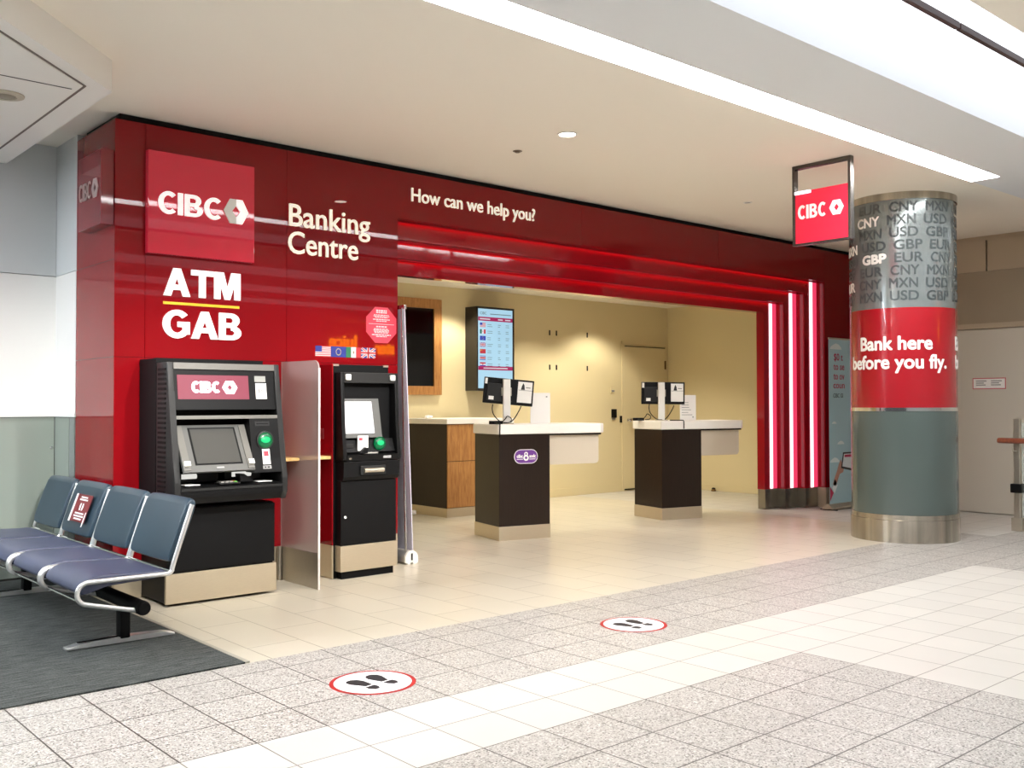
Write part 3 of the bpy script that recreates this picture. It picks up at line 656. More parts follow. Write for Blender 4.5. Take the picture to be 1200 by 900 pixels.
for a, b in ((2.502, 2.548), (2.934, 2.978)):
    bm = NB(); tilt(bm, a, b, 0.02, 0.97, 0.0, 0.006); part(dsp, 'side_rail', bm, GREYP, 'light grey side rail')
for a, b in ((2.506, 2.545), (2.938, 2.975)):
    bm = NB(); tilt(bm, a, b, 0.80, 0.90, 0.006, 0.025); part(dsp, 'clip', bm, WHITEP, 'white clip')
bm = NB(); tilt(bm, 2.72, 2.77, 0.91, 0.94, 0.0, 0.003); part(dsp, 'badge', bm, PAPERGREY)
# tray zone
bm = NB(); prism(bm, [(5.965, 0.755), (6.19, 0.775), (6.19, 0.66), (5.99, 0.655)], 'x', 2.4925, 3.1895); tr = part(r, 'tray', bm, BLACK)
bm = NB(); box(bm, 2.505, 2.80, 6.09, 6.20, 0.776, 0.85, 0.01); box(bm, 2.84, 3.10, 6.09, 6.20, 0.776, 0.85, 0.01); part(r, 'slot_block', bm, BLACK)
for a, b in ((2.55, 2.645), (2.89, 3.02)):
    bm = NB(); tube(bm, [(a, 6.085, 0.818), (b, 6.085, 0.818)], 0.016, 14)
    part(tr, 'slot_roller', bm, emit('slot_glow', (240, 238, 232), 0.7), 'white ribbed slot', smooth=True)
for a, b in ((2.535, 2.63), (3.03, 3.13)):
    bm = NB(); prism(bm, [(a, 5.99), (b, 5.99), (b-0.02, 6.07), (a, 6.07)], 'z', 0.766, 0.771); part(tr, 'paper_slip', bm, PAPER, 'white paper slip')
bm = NB(); box(bm, 2.76, 2.90, 5.985, 6.075, 0.764, 0.774, 0.002); kp = part(tr, 'keypad', bm, CHAR)
bm = NB()
for i in range(4):
    for j in range(4): box(bm, 2.772+i*0.03, 2.794+i*0.03, 5.992+j*0.02, 6.007+j*0.02, 0.774, 0.781, mi=(0 if i < 3 else (1, 2, 3, 0)[j]))
part(kp, 'keys', bm, [mat('steel_keys', (176, 174, 168), 0.4, metal=0.5), mat('green_key', (90, 150, 70), 0.5), mat('yellow_key', (220, 190, 50), 0.5), mat('red_key', (200, 60, 40), 0.5)], 'metal keys with coloured end column')
bm = NB(); prism(bm, [(2.905, 0.775), (3.0, 0.775), (2.985, 0.79), (2.93, 0.825), (2.90, 0.825)], 'y', 5.99, 6.06); part(tr, 'hood', bm, BLACK)
bm = NB(); plate(bm, 2.4925, 3.1895, 0.735, 0.75, 0.006, 0.03, 0, 2); part(tr, 'edge', bm, CHAR)
bm = NB(); plate(bm, 2.4925, 3.1895, 0.652, 0.734, 0.0, 0.03); part(r, 'chin', bm, BLACK)

# ------------------------------------------------------------------ NARROW CASH MACHINE
r = root('cash_machine', 'narrow black cash machine with white screen beside the portal', 'cash machine', (4.03, 6.35, 0))
bm = NB(); box(bm, 3.775, 4.262, 6.29, 6.541, 0.0, 1.572, 0.004); bk = part(r, 'rear_housing', bm, BLACKM)
for a in (3.777, 4.215):
    bm = NB(); box(bm, a, a+0.045, 6.286, 6.30, 1.56, 1.574); part(bk, 'bracket', bm, STEEL, 'small steel corner bracket')
bm = NB(); box(bm, 3.765, 3.774, 6.285, 6.541, 0.245, 1.572); sp = part(r, 'side_panel', bm, RED, 'glossy red side panel')
bm = NB(); box(bm, 3.762, 3.774, 6.28, 6.541, 0.004, 0.244); part(r, 'side_skirting', bm, STEELH, 'steel skirting of the side panel')
bm = NB(); box(bm, 3.81, 4.262, 6.225, 6.2895, 0.0, 0.055); part(r, 'base', bm, BLACKM)
bm = NB(); box(bm, 3.79, 4.285, 6.205, 6.2895, 0.056, 0.243, 0.002); part(r, 'plinth', bm, STEELH, 'brushed steel plinth plate')
bm = NB(); box(bm, 3.795, 4.28, 6.21, 6.2895, 0.246, 0.715, 0.004); dr = part(r, 'door', bm, BLACK)
bm = NB(); lathe(bm, [(0.010, 0), (0.010, 0.005), (0, 0.006)], (3.83, 6.2095, 0.452), 14, axis='y'); part(dr, 'lock', bm, WHITEP, 'small white lock', smooth=True)
P2 = [(6.205, 1.512), (6.19, 1.12), (6.165, 0.905), (6.165, 0.875), (6.18, 0.86)]
for xa, xb in ((3.788, 3.818), (4.262, 4.292)):
    bm = NB(); prism(bm, P2+[(6.2895, 0.86), (6.2895, 1.512)], 'x', xa, xb, bev=0.005); part(r, 'side_cheek', bm, BLACK, smooth=True)
bm = NB(); box(bm, 3.8185, 4.2615, 6.203, 6.2895, 1.435, 1.512, 0.004); hd = part(r, 'header', bm, CHAR)
for x in (3.845, 4.235):
    bm = NB(); box(bm, x-0.022, x+0.022, 6.185, 6.203, 1.455, 1.498, 0.006); part(hd, 'corner_light', bm, WHITEP, 'white corner block', smooth=True)
bm = NB(); box(bm, 3.8185, 4.2615, 6.275, 6.2895, 0.92, 1.435); part(r, 'recess_back', bm, BLACKM)
bm = NB(); prism(bm, [(6.262, 1.32), (6.205, 1.03), (6.215, 1.03), (6.272, 1.32)], 'x', 3.8185, 4.15); dsp = part(r, 'display', bm, GREYB, 'grey tilted display frame')
bm = NB(); prism(bm, [(6.2575, 1.298), (6.2105, 1.062), (6.2085, 1.062), (6.2555, 1.298)], 'x', 3.822, 4.085); part(dsp, 'screen', bm, E_SCRW, 'glowing white screen')
bm = NB(); prism(bm, [(6.235, 1.02), (6.20, 0.925), (6.27, 0.925), (6.27, 1.02)], 'x', 3.8185, 4.2615); fa = part(r, 'fascia', bm, BLACK)
bm = NB(); box(bm, 3.93, 4.02, 6.197, 6.203, 0.935, 1.045, 0.001); box(bm, 3.94, 3.97, 6.1955, 6.197, 1.01, 1.03, 0, 1); part(fa, 'sticker', bm, [PAPER, mat('print_red', (190, 50, 66))], 'white sticker')
bm = NB(); lathe(bm, [(0.05, 0), (0.05, 0.01), (0.042, 0.022), (0.025, 0.028), (0, 0.03)], (4.125, 6.207, 0.985), 26, axis='y'); cr = part(fa, 'card_reader', bm, E_GREEND, 'green card reader', smooth=True)
bm = NB(); t = NB(); lathe(t, [(0.030, 0), (0.024, 0.006), (0, 0.009)], (0, 0, 0), 24, axis='y'); merge(bm, t, 0, Matrix.Translation((4.125-0.004, 6.207-0.026, 0.985+0.004)) @ Matrix.Scale(0.7, 4, (0, 0, 1))); part(cr, 'light', bm, E_GREEN, 'glowing green light', smooth=True)
bm = NB(); box(bm, 3.83, 3.90, 6.205, 6.21, 0.955, 0.985, 0.004); part(fa, 'receipt_slot', bm, CHAR)
bm = NB(); prism(bm, [(6.155, 0.905), (6.27, 0.92), (6.27, 0.862), (6.17, 0.862)], 'x', 3.8185, 4.2615); sh = part(r, 'shelf', bm, BLACK)
bm = NB(); box(bm, 3.98, 4.09, 6.17, 6.24, 0.912, 0.922, 0.002); kp = part(sh, 'keypad', bm, mat('steel_keys', (176, 174, 168)))
bm = NB(); prism(bm, [(3.93, 0.915), (4.0, 0.915), (4.005, 0.955), (3.98, 0.96)], 'y', 6.17, 6.23); part(sh, 'hood', bm, BLACK)
bm = NB(); box(bm, 4.13, 4.20, 6.158, 6.168, 0.875, 0.895, 0.003); part(sh, 'label', bm, PAPERGREY)
bm = NB(); lathe(bm, [(0.012, 0), (0.012, 0.006), (0, 0.007)], (3.845, 6.168, 0.885), 14, axis='y'); part(sh, 'lock', bm, STEEL, smooth=True)
bm = NB(); prism(bm, [(6.17, 0.858), (6.175, 0.745), (6.195, 0.718), (6.2895, 0.718), (6.2895, 0.858)], 'x', 3.795, 4.285, bev=0.004); dw = part(r, 'drawer', bm, BLACK)
bm = NB(); box(bm, 3.93, 4.15, 6.155, 6.172, 0.758, 0.825, 0.006); part(dw, 'surround', bm, CHAR)
bm = NB(); tube(bm, [(3.955, 6.152, 0.79), (4.125, 6.152, 0.79)], 0.018, 14); part(dw, 'slot_roller', bm, STEEL, 'ribbed steel cash slot', smooth=True)

# divider screen and shelf between the machines
r = root('divider_screen', 'frosted upright privacy screen on steel base between the cash machines', 'screen', (3.49, 6.25, 0))
pts = [(6.53, 0.245), (6.0, 0.245), (6.0, 1.53)]+[(6.0+0.055-0.055*math.cos(a), 1.53+0.055*math.sin(a)) for a in (0.4, 0.8, 1.2, PI/2)]+[(6.53, 1.588)]
bm = NB(); prism(bm, pts, 'x', 3.484, 3.494); part(r, 'panel', bm, DIV, 'frosted translucent panel')
bm = NB(); box(bm, 3.482, 3.496, 5.992, 5.9995, 0.0, 1.53); part(r, 'edge', bm, ACRYLIC_EDGE, 'pale front edge')
bm = NB(); box(bm, 3.482, 3.497, 6.0, 6.535, 0.0, 0.245); bs = part(r, 'base_plate', bm, STEEL, 'steel base plate')
bm = NB(); tube(bm, [(3.465, 6.515, 0.0), (3.465, 6.515, 0.245)], 0.016, 12); part(bs, 'post', bm, STEEL, smooth=True)
bm = NB(); box(bm, 3.26, 3.4835, 6.26, 6.545, 0.876, 0.898, 0.003); solo('wall_shelf', bm, PALEWOOD, 'pale wooden shelf left of the frosted divider', 'shelf')
bm = NB(); box(bm, 3.4985, 3.764, 6.30, 6.545, 0.876, 0.898, 0.003); solo('wall_shelf', bm, PALEWOOD, 'pale wooden shelf right of the frosted divider', 'shelf')
bm = NB(); box(bm, 3.7625, 3.765, 6.40, 6.45, 1.02, 1.10)
bm2 = bm; solo('socket_plate', bm2, mat('dull_red_plate', (130, 44, 46), 0.4), 'small faint plate on the red side of the narrow cash machine', 'plate')

# ------------------------------------------------------------------ BENCH
r = root('bench', 'row of four blue vinyl seats on a black beam and chrome feet', 'bench', (1.93, 6.2, 0.008))
PIT = 0.625; Y0B = 5.10
def arc(c, rad, a0, a1, n):
    return [(c[0]+rad*math.cos(a0+(a1-a0)*i/n), c[1]+rad*math.sin(a0+(a1-a0)*i/n)) for i in range(n+1)]
side = [(2.200, 0.742), (2.100, 0.44)]
side += [(2.093, 0.405), (2.075, 0.388), (2.04, 0.386)] + [(1.70, 0.388)] + arc((1.665, 0.333), 0.055, PI/2, PI*1.42, 9) + [(1.72, 0.262), (1.91, 0.215)]
pad = []   # seat cushion cross-section (x,z)
seat_sec = [(1.635, 0.318), (1.618, 0.345), (1.63, 0.375), (1.66, 0.402), (1.72, 0.418), (1.85, 0.412), (1.98, 0.405), (2.05, 0.408), (2.075, 0.40), (2.07, 0.375), (2.03, 0.366), (1.85, 0.360), (1.72, 0.352), (1.68, 0.330)]
back_sec = [(2.075, 0.442), (2.10, 0.435), (2.135, 0.46), (2.19, 0.62), (2.232, 0.735), (2.232, 0.765), (2.208, 0.778), (2.178, 0.762), (2.13, 0.62), (2.085, 0.49)]
def cushion(sec, y0, y1):
    """closed section swept along y with rounded, drawn-in ends"""
    t = bmesh.new(); cx = sum(p[0] for p in sec)/len(sec); cz = sum(p[1] for p in sec)/len(sec); rings = []
    for y, s in ((y0, .80), (y0+0.006, .92), (y0+0.022, 1.0), ((y0+y1)/2, 1.03), (y1-0.022, 1.0), (y1-0.006, .92), (y1, .80)):
        ring = []
        for x, z in sec:
            ring.append(t.verts.new((cx+(x-cx)*(1-(1-s)*0.25), y, cz+(z-cz)*(1-(1-s)*0.55))))
        rings.append(ring)
    n = len(sec)
    for a, b in zip(rings, rings[1:]):
        for k in range(n): t.faces.new([a[k], b[k], b[(k+1) % n], a[(k+1) % n]])
    t.faces.new(rings[0]); t.faces.new(rings[-1][::-1])
    return t
LB = ['nearest', 'second nearest', 'third', 'farthest']
for i in range(4):
    ya, yb = Y0B+i*PIT, Y0B+(i+1)*PIT-0.012
    t = cushion(seat_sec, ya+0.022, yb-0.022); o = part(r, 'seat', t, BLUESEAT, 'slate blue vinyl seat cushion', smooth=True)
    sd = o.modifiers.new('soft', 'SUBSURF'); sd.levels = 1; sd.render_levels = 1
    t = cushion(back_sec, ya+0.026, yb-0.026); o = part(r, 'backrest', t, BLUEBACK, 'blue vinyl backrest', smooth=True)
    sd = o.modifiers.new('soft', 'SUBSURF'); sd.levels = 1; sd.render_levels = 1
    for y in (ya+0.010, yb-0.010):
        bm = NB(); tube(bm, smooth_path([(x, y, z) for x, z in side], 3), 0.0125, 10); part(r, 'side_frame', bm, ALU, 'polished chrome side frame', smooth=True)
    for x, z in ((1.64, 0.286), (2.08, 0.40)):
        bm = NB(); tube(bm, [(x, ya+0.012, z), (x, yb-0.012, z)], 0.008, 8); part(r, 'cross_bar', bm, CHROME, smooth=True)
bm = NB(); tube(bm, [(1.93, 5.06, 0.228), (1.93, 5.075, 0.228), (1.93, 5.08, 0.228), (1.93, 7.66, 0.228)], [0.030, 0.036, 0.037, 0.037], 20); part(r, 'beam', bm, BLACKM, 'black round beam', smooth=True)
for y in (5.36, 7.16):
    bm = NB(); box(bm, 1.90, 1.955, y-0.035, y+0.035, 0.03, 0.20, 0.010); lg = part(r, 'leg', bm, BLACKM, 'black upright leg', smooth=True)
    bm = NB(); prism(bm, [(1.63, 0.010), (2.20, 0.010), (2.20, 0.022), (2.14, 0.034), (1.93, 0.042), (1.70, 0.034), (1.63, 0.022)], 'y', y-0.032, y+0.032, bev=0.004); part(lg, 'foot_bar', bm, ALU, 'chrome foot bar', smooth=True)
    bm = NB(); box(bm, 1.69, 1.90, y-0.010, y+0.010, 0.0385, 0.0445, 0.002); part(lg, 'foot_pad', bm, BLACKM)
# distancing notice on the second farthest backrest
a = math.atan2(2.19-2.13, 0.62-0.46)*0.0
r = root('notice', 'red paper notice taped on a blue backrest', 'notice', (2.13, 6.63, 0.55))
nx = Vector((-0.94, 0, 0.34)); up = Vector((0.34, 0, 0.94)); yd = Vector((0, -1, 0))
def NM(c): return Matrix(((yd.x, -nx.x, up.x, c[0]), (yd.y, -nx.y, up.y, c[1]), (yd.z, -nx.z, up.z, c[2]), (0, 0, 0, 1)))
NMX = NM((2.108, 6.62, 0.61))
bm = NB(); rect(bm, -0.14, 0.14, -0.09, 0.09, 0.0, 0.0015, 0, NMX); part(r, 'sheet', bm, mat('notice_red', (118, 26, 30), 0.5))
bm = NB()
for z, w2 in ((0.066, .12), (0.050, .15), (-0.040, .16), (-0.058, .18), (-0.076, .14)): rect(bm, -w2/2, w2/2, z, z+0.010, 0.0015, 0.002, 0, NMX)
for s in (-1, 1): shape(bm, [(s*0.010, -0.015), (s*0.03, -0.015), (s*0.038, 0.01), (s*0.03, 0.032), (s*0.012, 0.032)], 0.0015, 0.002, 0, NMX)
part(r, 'print', bm, PAPER, 'white print with two footprints')
bm = NB(); rect(bm, -0.165, -0.13, -0.095, 0.09, 0.001, 0.0016, 0, NMX); part(r, 'tape', bm, PAPER, 'white tape strip')
bm = NB(); rect(bm, 0.11, 0.128, -0.115, -0.02, 0.0016, 0.0022, 0, NMX); part(r, 'tape', bm, PAPER, 'white tape strip')

# ------------------------------------------------------------------ BANNERS
r = root('banner_stand', 'silver grey pull-up banner seen edge-on at the left of the portal', 'banner', (4.6, 6.9, 0))
bm = NB(); prism(bm, arc((4.60, 0.045), 0.055, 0, PI, 12)+[(4.545, 0.014), (4.655, 0.014)], 'y', 6.475, 7.25); ca = part(r, 'cassette', bm, mat('silver_cassette', (176, 174, 176), 0.35, metal=0.5), smooth=True)
bm = NB(); prism(bm, arc((4.60, 0.045), 0.062, 0, PI, 14)+[(4.538, 0.012), (4.56, 0.012), (4.56, 0.0), (4.585, 0.0), (4.59, 0.012), (4.61, 0.012), (4.615, 0.0), (4.645, 0.0), (4.662, 0.012)], 'y', 6.455, 6.475); ec = part(ca, 'end_cap', bm, WHITEP, 'white plastic end cap')
bm = NB(); box(bm, 4.592, 4.608, 6.452, 6.4545, 0.03, 0.085); part(ca, 'slot', bm, HOLE)
bm = NB()
t = bmesh.new(); q = []
for k, (x, z) in enumerate(((4.625, 0.10), (4.545, 2.05))):
    q.append([t.verts.new((x-0.003, 6.475, z)), t.verts.new((x+0.003, 6.475, z)), t.verts.new((x+0.003, 7.24, z)), t.verts.new((x-0.003, 7.24, z))])
t.faces.new(q[0]); t.faces.new(q[1][::-1])
for k in range(4): t.faces.new([q[0][k], q[0][(k+1) % 4], q[1][(k+1) % 4], q[1][k]])
merge(bm, t, 0); part(r, 'fabric', bm, BANNERBACK, 'pale lavender grey banner sheet')
bm = NB(); tube(bm, [(4.575, 6.50, 0.08), (4.535, 6.50, 2.05)], 0.009, 10); part(r, 'pole', bm, CHROME, smooth=True)
bm = NB(); box(bm, 4.533, 4.558, 6.465, 7.25, 2.04, 2.075, 0.006); part(r, 'top_rail', bm, CHROME)

r = root('banner_stand', 'pale blue pull-up banner with crimson text behind the column', 'banner', (11.0, 6.35, 0))
BM = Matrix.Translation((10.64, 6.347, 0))
bm = NB(); box(bm, 10.64, 11.49, 6.348, 6.352, 0.06, 2.05); sh = part(r, 'sheet', bm, PALEBLUE)
for wd, xa, xb, zz, cp in (('$0 t', .11, .31, 1.795, .085), ('to se', .10, .345, 1.681, .085), ('to ov', .10, .345, 1.565, .085), ('coun', .095, .35, 1.458, .08)):
    bm = NB(); lettering(bm, wd, xa, xb, zz, cp, 0.0015, 0.012, BM); part(sh, 'headline', bm, CRIMSON, 'crimson text')
bm = NB(); lettering(bm, 'CIBC Gl', 0.09, 0.31, 1.345, 0.05, 0.0015, 0.0, BM); part(sh, 'small_text', bm, COLTXT, 'grey small text')
bm = NB()
def cloud(x, z, w): shape(bm, [(x, z), (x+w, z), (x+.93*w, z+.10*w), (x+.75*w, z+.22*w), (x+.5*w, z+.27*w), (x+.28*w, z+.2*w), (x+.1*w, z+.12*w)], 0.0002, 0.001, 0, BM)
cloud(0.02, 1.93, 0.27); cloud(0.05, 1.03, 0.11); cloud(0.17, 0.78, 0.16); cloud(0.0, 0.565, 0.22); part(sh, 'clouds', bm, CLOUD, 'white printed clouds')
bm = NB(); shape(bm, [(0.06, 0.30), (0.12, 0.40), (0.16, 0.46), (0.20, 0.54), (0.25, 0.60), (0.27, 0.56), (0.33, 0.52), (0.30, 0.44), (0.22, 0.42), (0.18, 0.36), (0.13, 0.28)], 0.0002, 0.0012, 0, BM); part(sh, 'hand', bm, SKIN, 'printed hand holding a tablet')
bm = NB(); shape(bm, [(0.05, 0.26), (0.10, 0.36), (0.17, 0.29), (0.10, 0.19)], 0.0002, 0.0012, 0, BM); part(sh, 'cuff', bm, CLOUD)
bm = NB(); shape(bm, [(0.0, 0.10), (0.0, 0.28), (0.08, 0.20)], 0.0002, 0.0012, 0, BM); part(sh, 'sleeve', bm, CRIMSON)
bm = NB(); shape(bm, [(0.25, 0.49), (0.30, 0.68), (0.56, 0.68), (0.56, 0.44)], 0.0012, 0.002, 0, BM); shape(bm, [(0.28, 0.51), (0.32, 0.66), (0.54, 0.66), (0.54, 0.47)], 0.002, 0.0026, 1, BM); rect(bm, 0.33, 0.53, 0.62, 0.65, 0.0026, 0.003, 2, BM); part(sh, 'tablet', bm, [INK, CLOUD, CRIMSON], 'printed tablet')
bm = NB(); prism(bm, [(6.28, 0.012), (6.29, 0.035), (6.33, 0.07), (6.37, 0.07), (6.41, 0.035), (6.42, 0.012)], 'x', 10.58, 11.5); ca = part(r, 'cassette', bm, STEEL, 'silver banner base')
for x in (10.60, 11.47):
    bm = NB(); box(bm, x, x+0.03, 6.24, 6.46, 0.0, 0.013, 0.003); part(ca, 'foot', bm, CHAR)
bm = NB(); box(bm, 10.635, 11.495, 6.342, 6.358, 2.048, 2.07, 0.003); part(r, 'top_rail', bm, STEEL)
bm = NB(); tube(bm, [(11.06, 6.37, 0.07), (11.06, 6.37, 2.05)], 0.010, 10); part(r, 'pole', bm, CHROME, smooth=True)

# ------------------------------------------------------------------ COLUMN
CX, CY, CR = 9.03, 4.60, 0.478
r = root('column', 'thick round advertising column with red band and currency codes', 'column', (CX, CY, 0))
bm = NB(); lathe(bm, [(CR+0.010, 0.0), (CR+0.010, 0.205), (CR+0.004, 0.207), (CR+0.004, 0.252), (CR, 0.254)], (CX, CY, 0), 96, mi=0); part(r, 'base_ring', bm, mat('column_steel_reflections', (180, 174, 162), 0.17, metal=1.0, noise=0.34, nscale=9, stretch=(1, 1, 0.02)), 'brushed steel base with painted reflection streaks', smooth=True)  # upright streaks in the steel colour stand in for reflections
bm = NB(); lathe(bm, [(CR, 0.254), (CR, 1.203)], (CX, CY, 0), 96); part(r, 'lower_shaft', bm, COLGREY, 'grey green lower shaft', smooth=True)
bm = NB(); lathe(bm, [(CR+0.003, 1.203), (CR+0.003, 1.236)], (CX, CY, 0), 96); part(r, 'steel_band', bm, CHROME, 'narrow polished steel band', smooth=True)
bm = NB(); lathe(bm, [(CR, 1.236), (CR, 2.154)], (CX, CY, 0), 96); part(r, 'red_band', bm, COLRED, 'red band', smooth=True)
bm = NB(); lathe(bm, [(CR, 2.154), (CR, 3.152)], (CX, CY, 0), 96); part(r, 'upper_shaft', bm, COLTOP, 'silver grey upper shaft', smooth=True)
bm = NB(); lathe(bm, [(CR+0.012, 3.15), (CR+0.012, ZC)], (CX, CY, 0), 96); part(r, 'top_ring', bm, mat('column_steel_reflections', (206, 200, 188)), 'steel ring at the ceiling', smooth=True)
# direction from column to camera
a0 = math.atan2(-CY, -CX)
def wrap(bm):
    """bend lettering (x sideways from the camera-facing line, y depth, z) round the column"""
    for v in bm.verts:
        x, y, z = v.co; th = a0 + x/CR; rr = CR+0.0006-y; v.co = (CX+rr*math.cos(th), CY+rr*math.sin(th), z)
    return bm
def arcx(px):  # pixel column across the shaft -> arc length
    s = max(-0.995, min(0.995, (px-1057.0)/59.0)); return CR*math.asin(s)
bm = NB(); lettering(bm, 'Bank here', arcx(1011.5), arcx(1088), 1.765, 0.130, 0.002, 0.042); part(r, 'slogan', wrap(bm), WHITE, 'white slogan, upper line')
bm = NB(); lettering(bm, 'before you fly.', arcx(1002.5), arcx(1102.5), 1.592, 0.130, 0.002, 0.038); part(r, 'slogan', wrap(bm), WHITE, 'white slogan, lower line')
bm = NB(); lettering(bm, 'Bank here', arcx(1002.5)+CR*2.4, arcx(1088)+CR*2.4, 1.765, 0.130, 0.002, 0.042); lettering(bm, 'before you fly.', arcx(1002.5)+CR*2.4, arcx(1102.5)+CR*2.4, 1.592, 0.130, 0.002, 0.038); part(r, 'slogan', wrap(bm), WHITE, 'white slogan repeated round the right side')
CODES = ['EUR', 'CNY', 'MXN', 'USD', 'GBP']
rows = [(3.036-0.117*i, c, px) for i, (c, px) in enumerate((('GBP', 1011), ('EUR', 1009.5), ('CNY', 1011), ('MXN', 1014), ('USD', 1014.5), ('GBP', 1011.5), ('EUR', 1010.5), ('CNY', 1011)))]
wl = {(1, 1), (3, 0), (4, 1), (6, 0)}
dark = NB(); light = NB()
PW = 0.32
for ri, (zb, first, px) in enumerate(rows):
    k0 = CODES.index(first); x1c = arcx(px)
    zb2 = zb
    for c in range(-5, 8):
        code = CODES[(k0+c) % 5]; xa = x1c+(c-1)*PW
        if xa < -CR*2.9 or xa > CR*2.7: continue
        hl = (ri, c) in wl
        lettering(light if hl else dark, code, xa, xa+0.25, zb2, 0.092, 0.0015 if not hl else 0.0025, 0.07 if (ri, c) == (4, 1) else 0.035)
part(r, 'currency_print', wrap(dark), COLTXT, 'rows of dark grey currency codes')
part(r, 'currency_print', wrap(light), WHITE, 'white highlighted currency codes')

# ------------------------------------------------------------------ HANGING SIGN
r = root('hanging_sign', 'square red bank sign in an open metal frame hung from the ceiling', 'sign', (7.04, 4.25, 2.55))
FRM = mat('dark_steel_frame', (96, 92, 88), 0.25, metal=0.9)
ya, yb, z0, z1 = 3.985, 4.505, 2.56, ZC-0.001; tw = 0.024
bm = NB(); box(bm, 7.015, 7.065, ya, ya+tw, z0, z1, 0.002); box(bm, 7.015, 7.065, yb-tw, yb, z0, z1, 0.002); box(bm, 7.015, 7.065, ya+tw, yb-tw, z1-0.03, z1, 0.002); box(bm, 7.015, 7.065, ya+tw, yb-tw, z0, z0+0.016, 0.002)
part(r, 'frame', bm, FRM, 'polished metal frame')
bm = NB(); box(bm, 7.022, 7.058, ya+tw, yb-tw, z0+0.016, 3.0, 0.002); part(r, 'panel', bm, mat('lit_sign_red', (216, 34, 60), 0.25, emis=0.25, ecol=(216, 34, 60)), 'lit red panel')
HS = plane_mx((7.0215, yb, 0), (0, -1, 0))
bm = NB(); caps(bm, 'CIBC', 0.05, 0.30, 2.772, 0.112, 0.004, .22, .1, HS); part(r, 'lettering', bm, WHITE)
bm = NB(); logo_hex(bm, 0.395, 2.825, 0.125, 0.115, 0.004, 0, 0, HS); part(r, 'emblem', bm, WHITE)
bm = NB(); box(bm, 7.005, 7.02, yb-0.17, yb-tw-0.002, 2.975, 3.0, 0.004); part(r, 'sign_lamp', bm, emit('sign_lamp_glow', (255, 244, 255), 2.0), 'small white sign lamp')

# ------------------------------------------------------------------ SERVICE DESKS
UA = math.radians(-13.5)
def make_desk(label):
    r = root('service_desk', label, 'desk', (5.967, 6.978, 0), UA, 'service desks')
    bm = NB(); box(bm, 0, 0.545, 0, 0.52, 0.13, 0.99, 0.002); part(r, 'cabinet', bm, BROWN, 'dark brown cabinet', local=True)
    bm = NB(); box(bm, -0.004, 0.549, -0.004, 0.524, 0.0, 0.13, 0.002); part(r, 'plinth', bm, STEELH, 'brushed steel plinth', local=True)
    bm = NB(); ch = [(-0.015, -0.012), (1.12, -0.012), (1.20, 0.06), (1.20, 0.50), (1.15, 0.535), (-0.015, 0.535)]
    prism(bm, ch, 'z', 0.992, 1.085, bev=0.012); part(r, 'countertop', bm, COUNTER, 'white countertop', local=True)
    bm = NB(); box(bm, 0.56, 1.15, 0.03, 0.06, 0.975, 0.991); part(r, 'bracket', bm, BLACKM, 'black bracket rail', local=True)
    pts = [(0.546, 0.975), (0.546, 0.69)]+[(1.10+0.04*math.sin(a), 0.73-0.04*math.cos(a)) for a in (0, .4, .8, 1.2, PI/2)]+[(1.14, 0.975)]
    bm = NB(); prism(bm, pts, 'y', 0.062, 0.07); part(r, 'modesty_panel', bm, FROST, 'pale frosted modesty panel', local=True)
    return r
dk1 = make_desk('dark brown desk with white top and purple badge, left of the two in front')
bm = NB()
def pill(w, h, cx, cz, n=8):
    rr = h/2; return [(cx+w/2-rr+rr*math.cos(a), cz+rr*math.sin(a)) for a in [(-PI/2+PI*i/n) for i in range(n+1)]]+[(cx-w/2+rr+rr*math.cos(a), cz+rr*math.sin(a)) for a in [(PI/2+PI*i/n) for i in range(n+1)]]
DM1 = Matrix.Translation((5.967, 6.978, 0)) @ Matrix.Rotation(UA, 4, 'Z')
shape(bm, pill(0.255, 0.135, 0.285, 0.78), 0.0, 0.002, 0, DM1); shape(bm, pill(0.243, 0.123, 0.285, 0.78), 0.002, 0.003, 1, DM1)
dk2 = dup(dk1, (8.351, 7.021, 0), UA, 'dark brown desk with white top and no badge, before the right wall')
bg = root('badge', 'purple pill-shaped badge with white figure eight on the left desk', 'badge', (6.2, 6.9, 0.71), UA)
part(bg, 'plate', bm, [WHITE, mat('purple_badge', (112, 58, 148), 0.4)])
bm = NB(); lettering(bm, 'cibc', 0.185, 0.25, 0.768, 0.034, 0.001, 0.05, DM1 @ Matrix.Translation((0, -0.003, 0))); lettering(bm, 'sodc', 0.32, 0.39, 0.768, 0.034, 0.001, 0.05, DM1 @ Matrix.Translation((0, -0.003, 0)))
for x in (0.185, 0.32): rect(bm, x, x+0.066, 0.752, 0.758, 0.003, 0.004, 0, DM1)
for cz, ro in ((0.803, 0.021), (0.768, 0.029)):
    t = bmesh.new()
    o_ = [(0.285+ro*math.cos(k*PI/10), cz+ro*math.sin(k*PI/10)) for k in range(20)]; i_ = [(0.285+ro*.45*math.cos(k*PI/10), cz+ro*.45*math.sin(k*PI/10)) for k in range(20)]
    for k in range(20): prism(t, [o_[k], o_[(k+1) % 20], i_[(k+1) % 20], i_[k]], 'y', -0.004, -0.003)
    merge(bm, t, 0, DM1)
part(bg, 'emblem', bm, WHITE, 'white figure eight and small words')

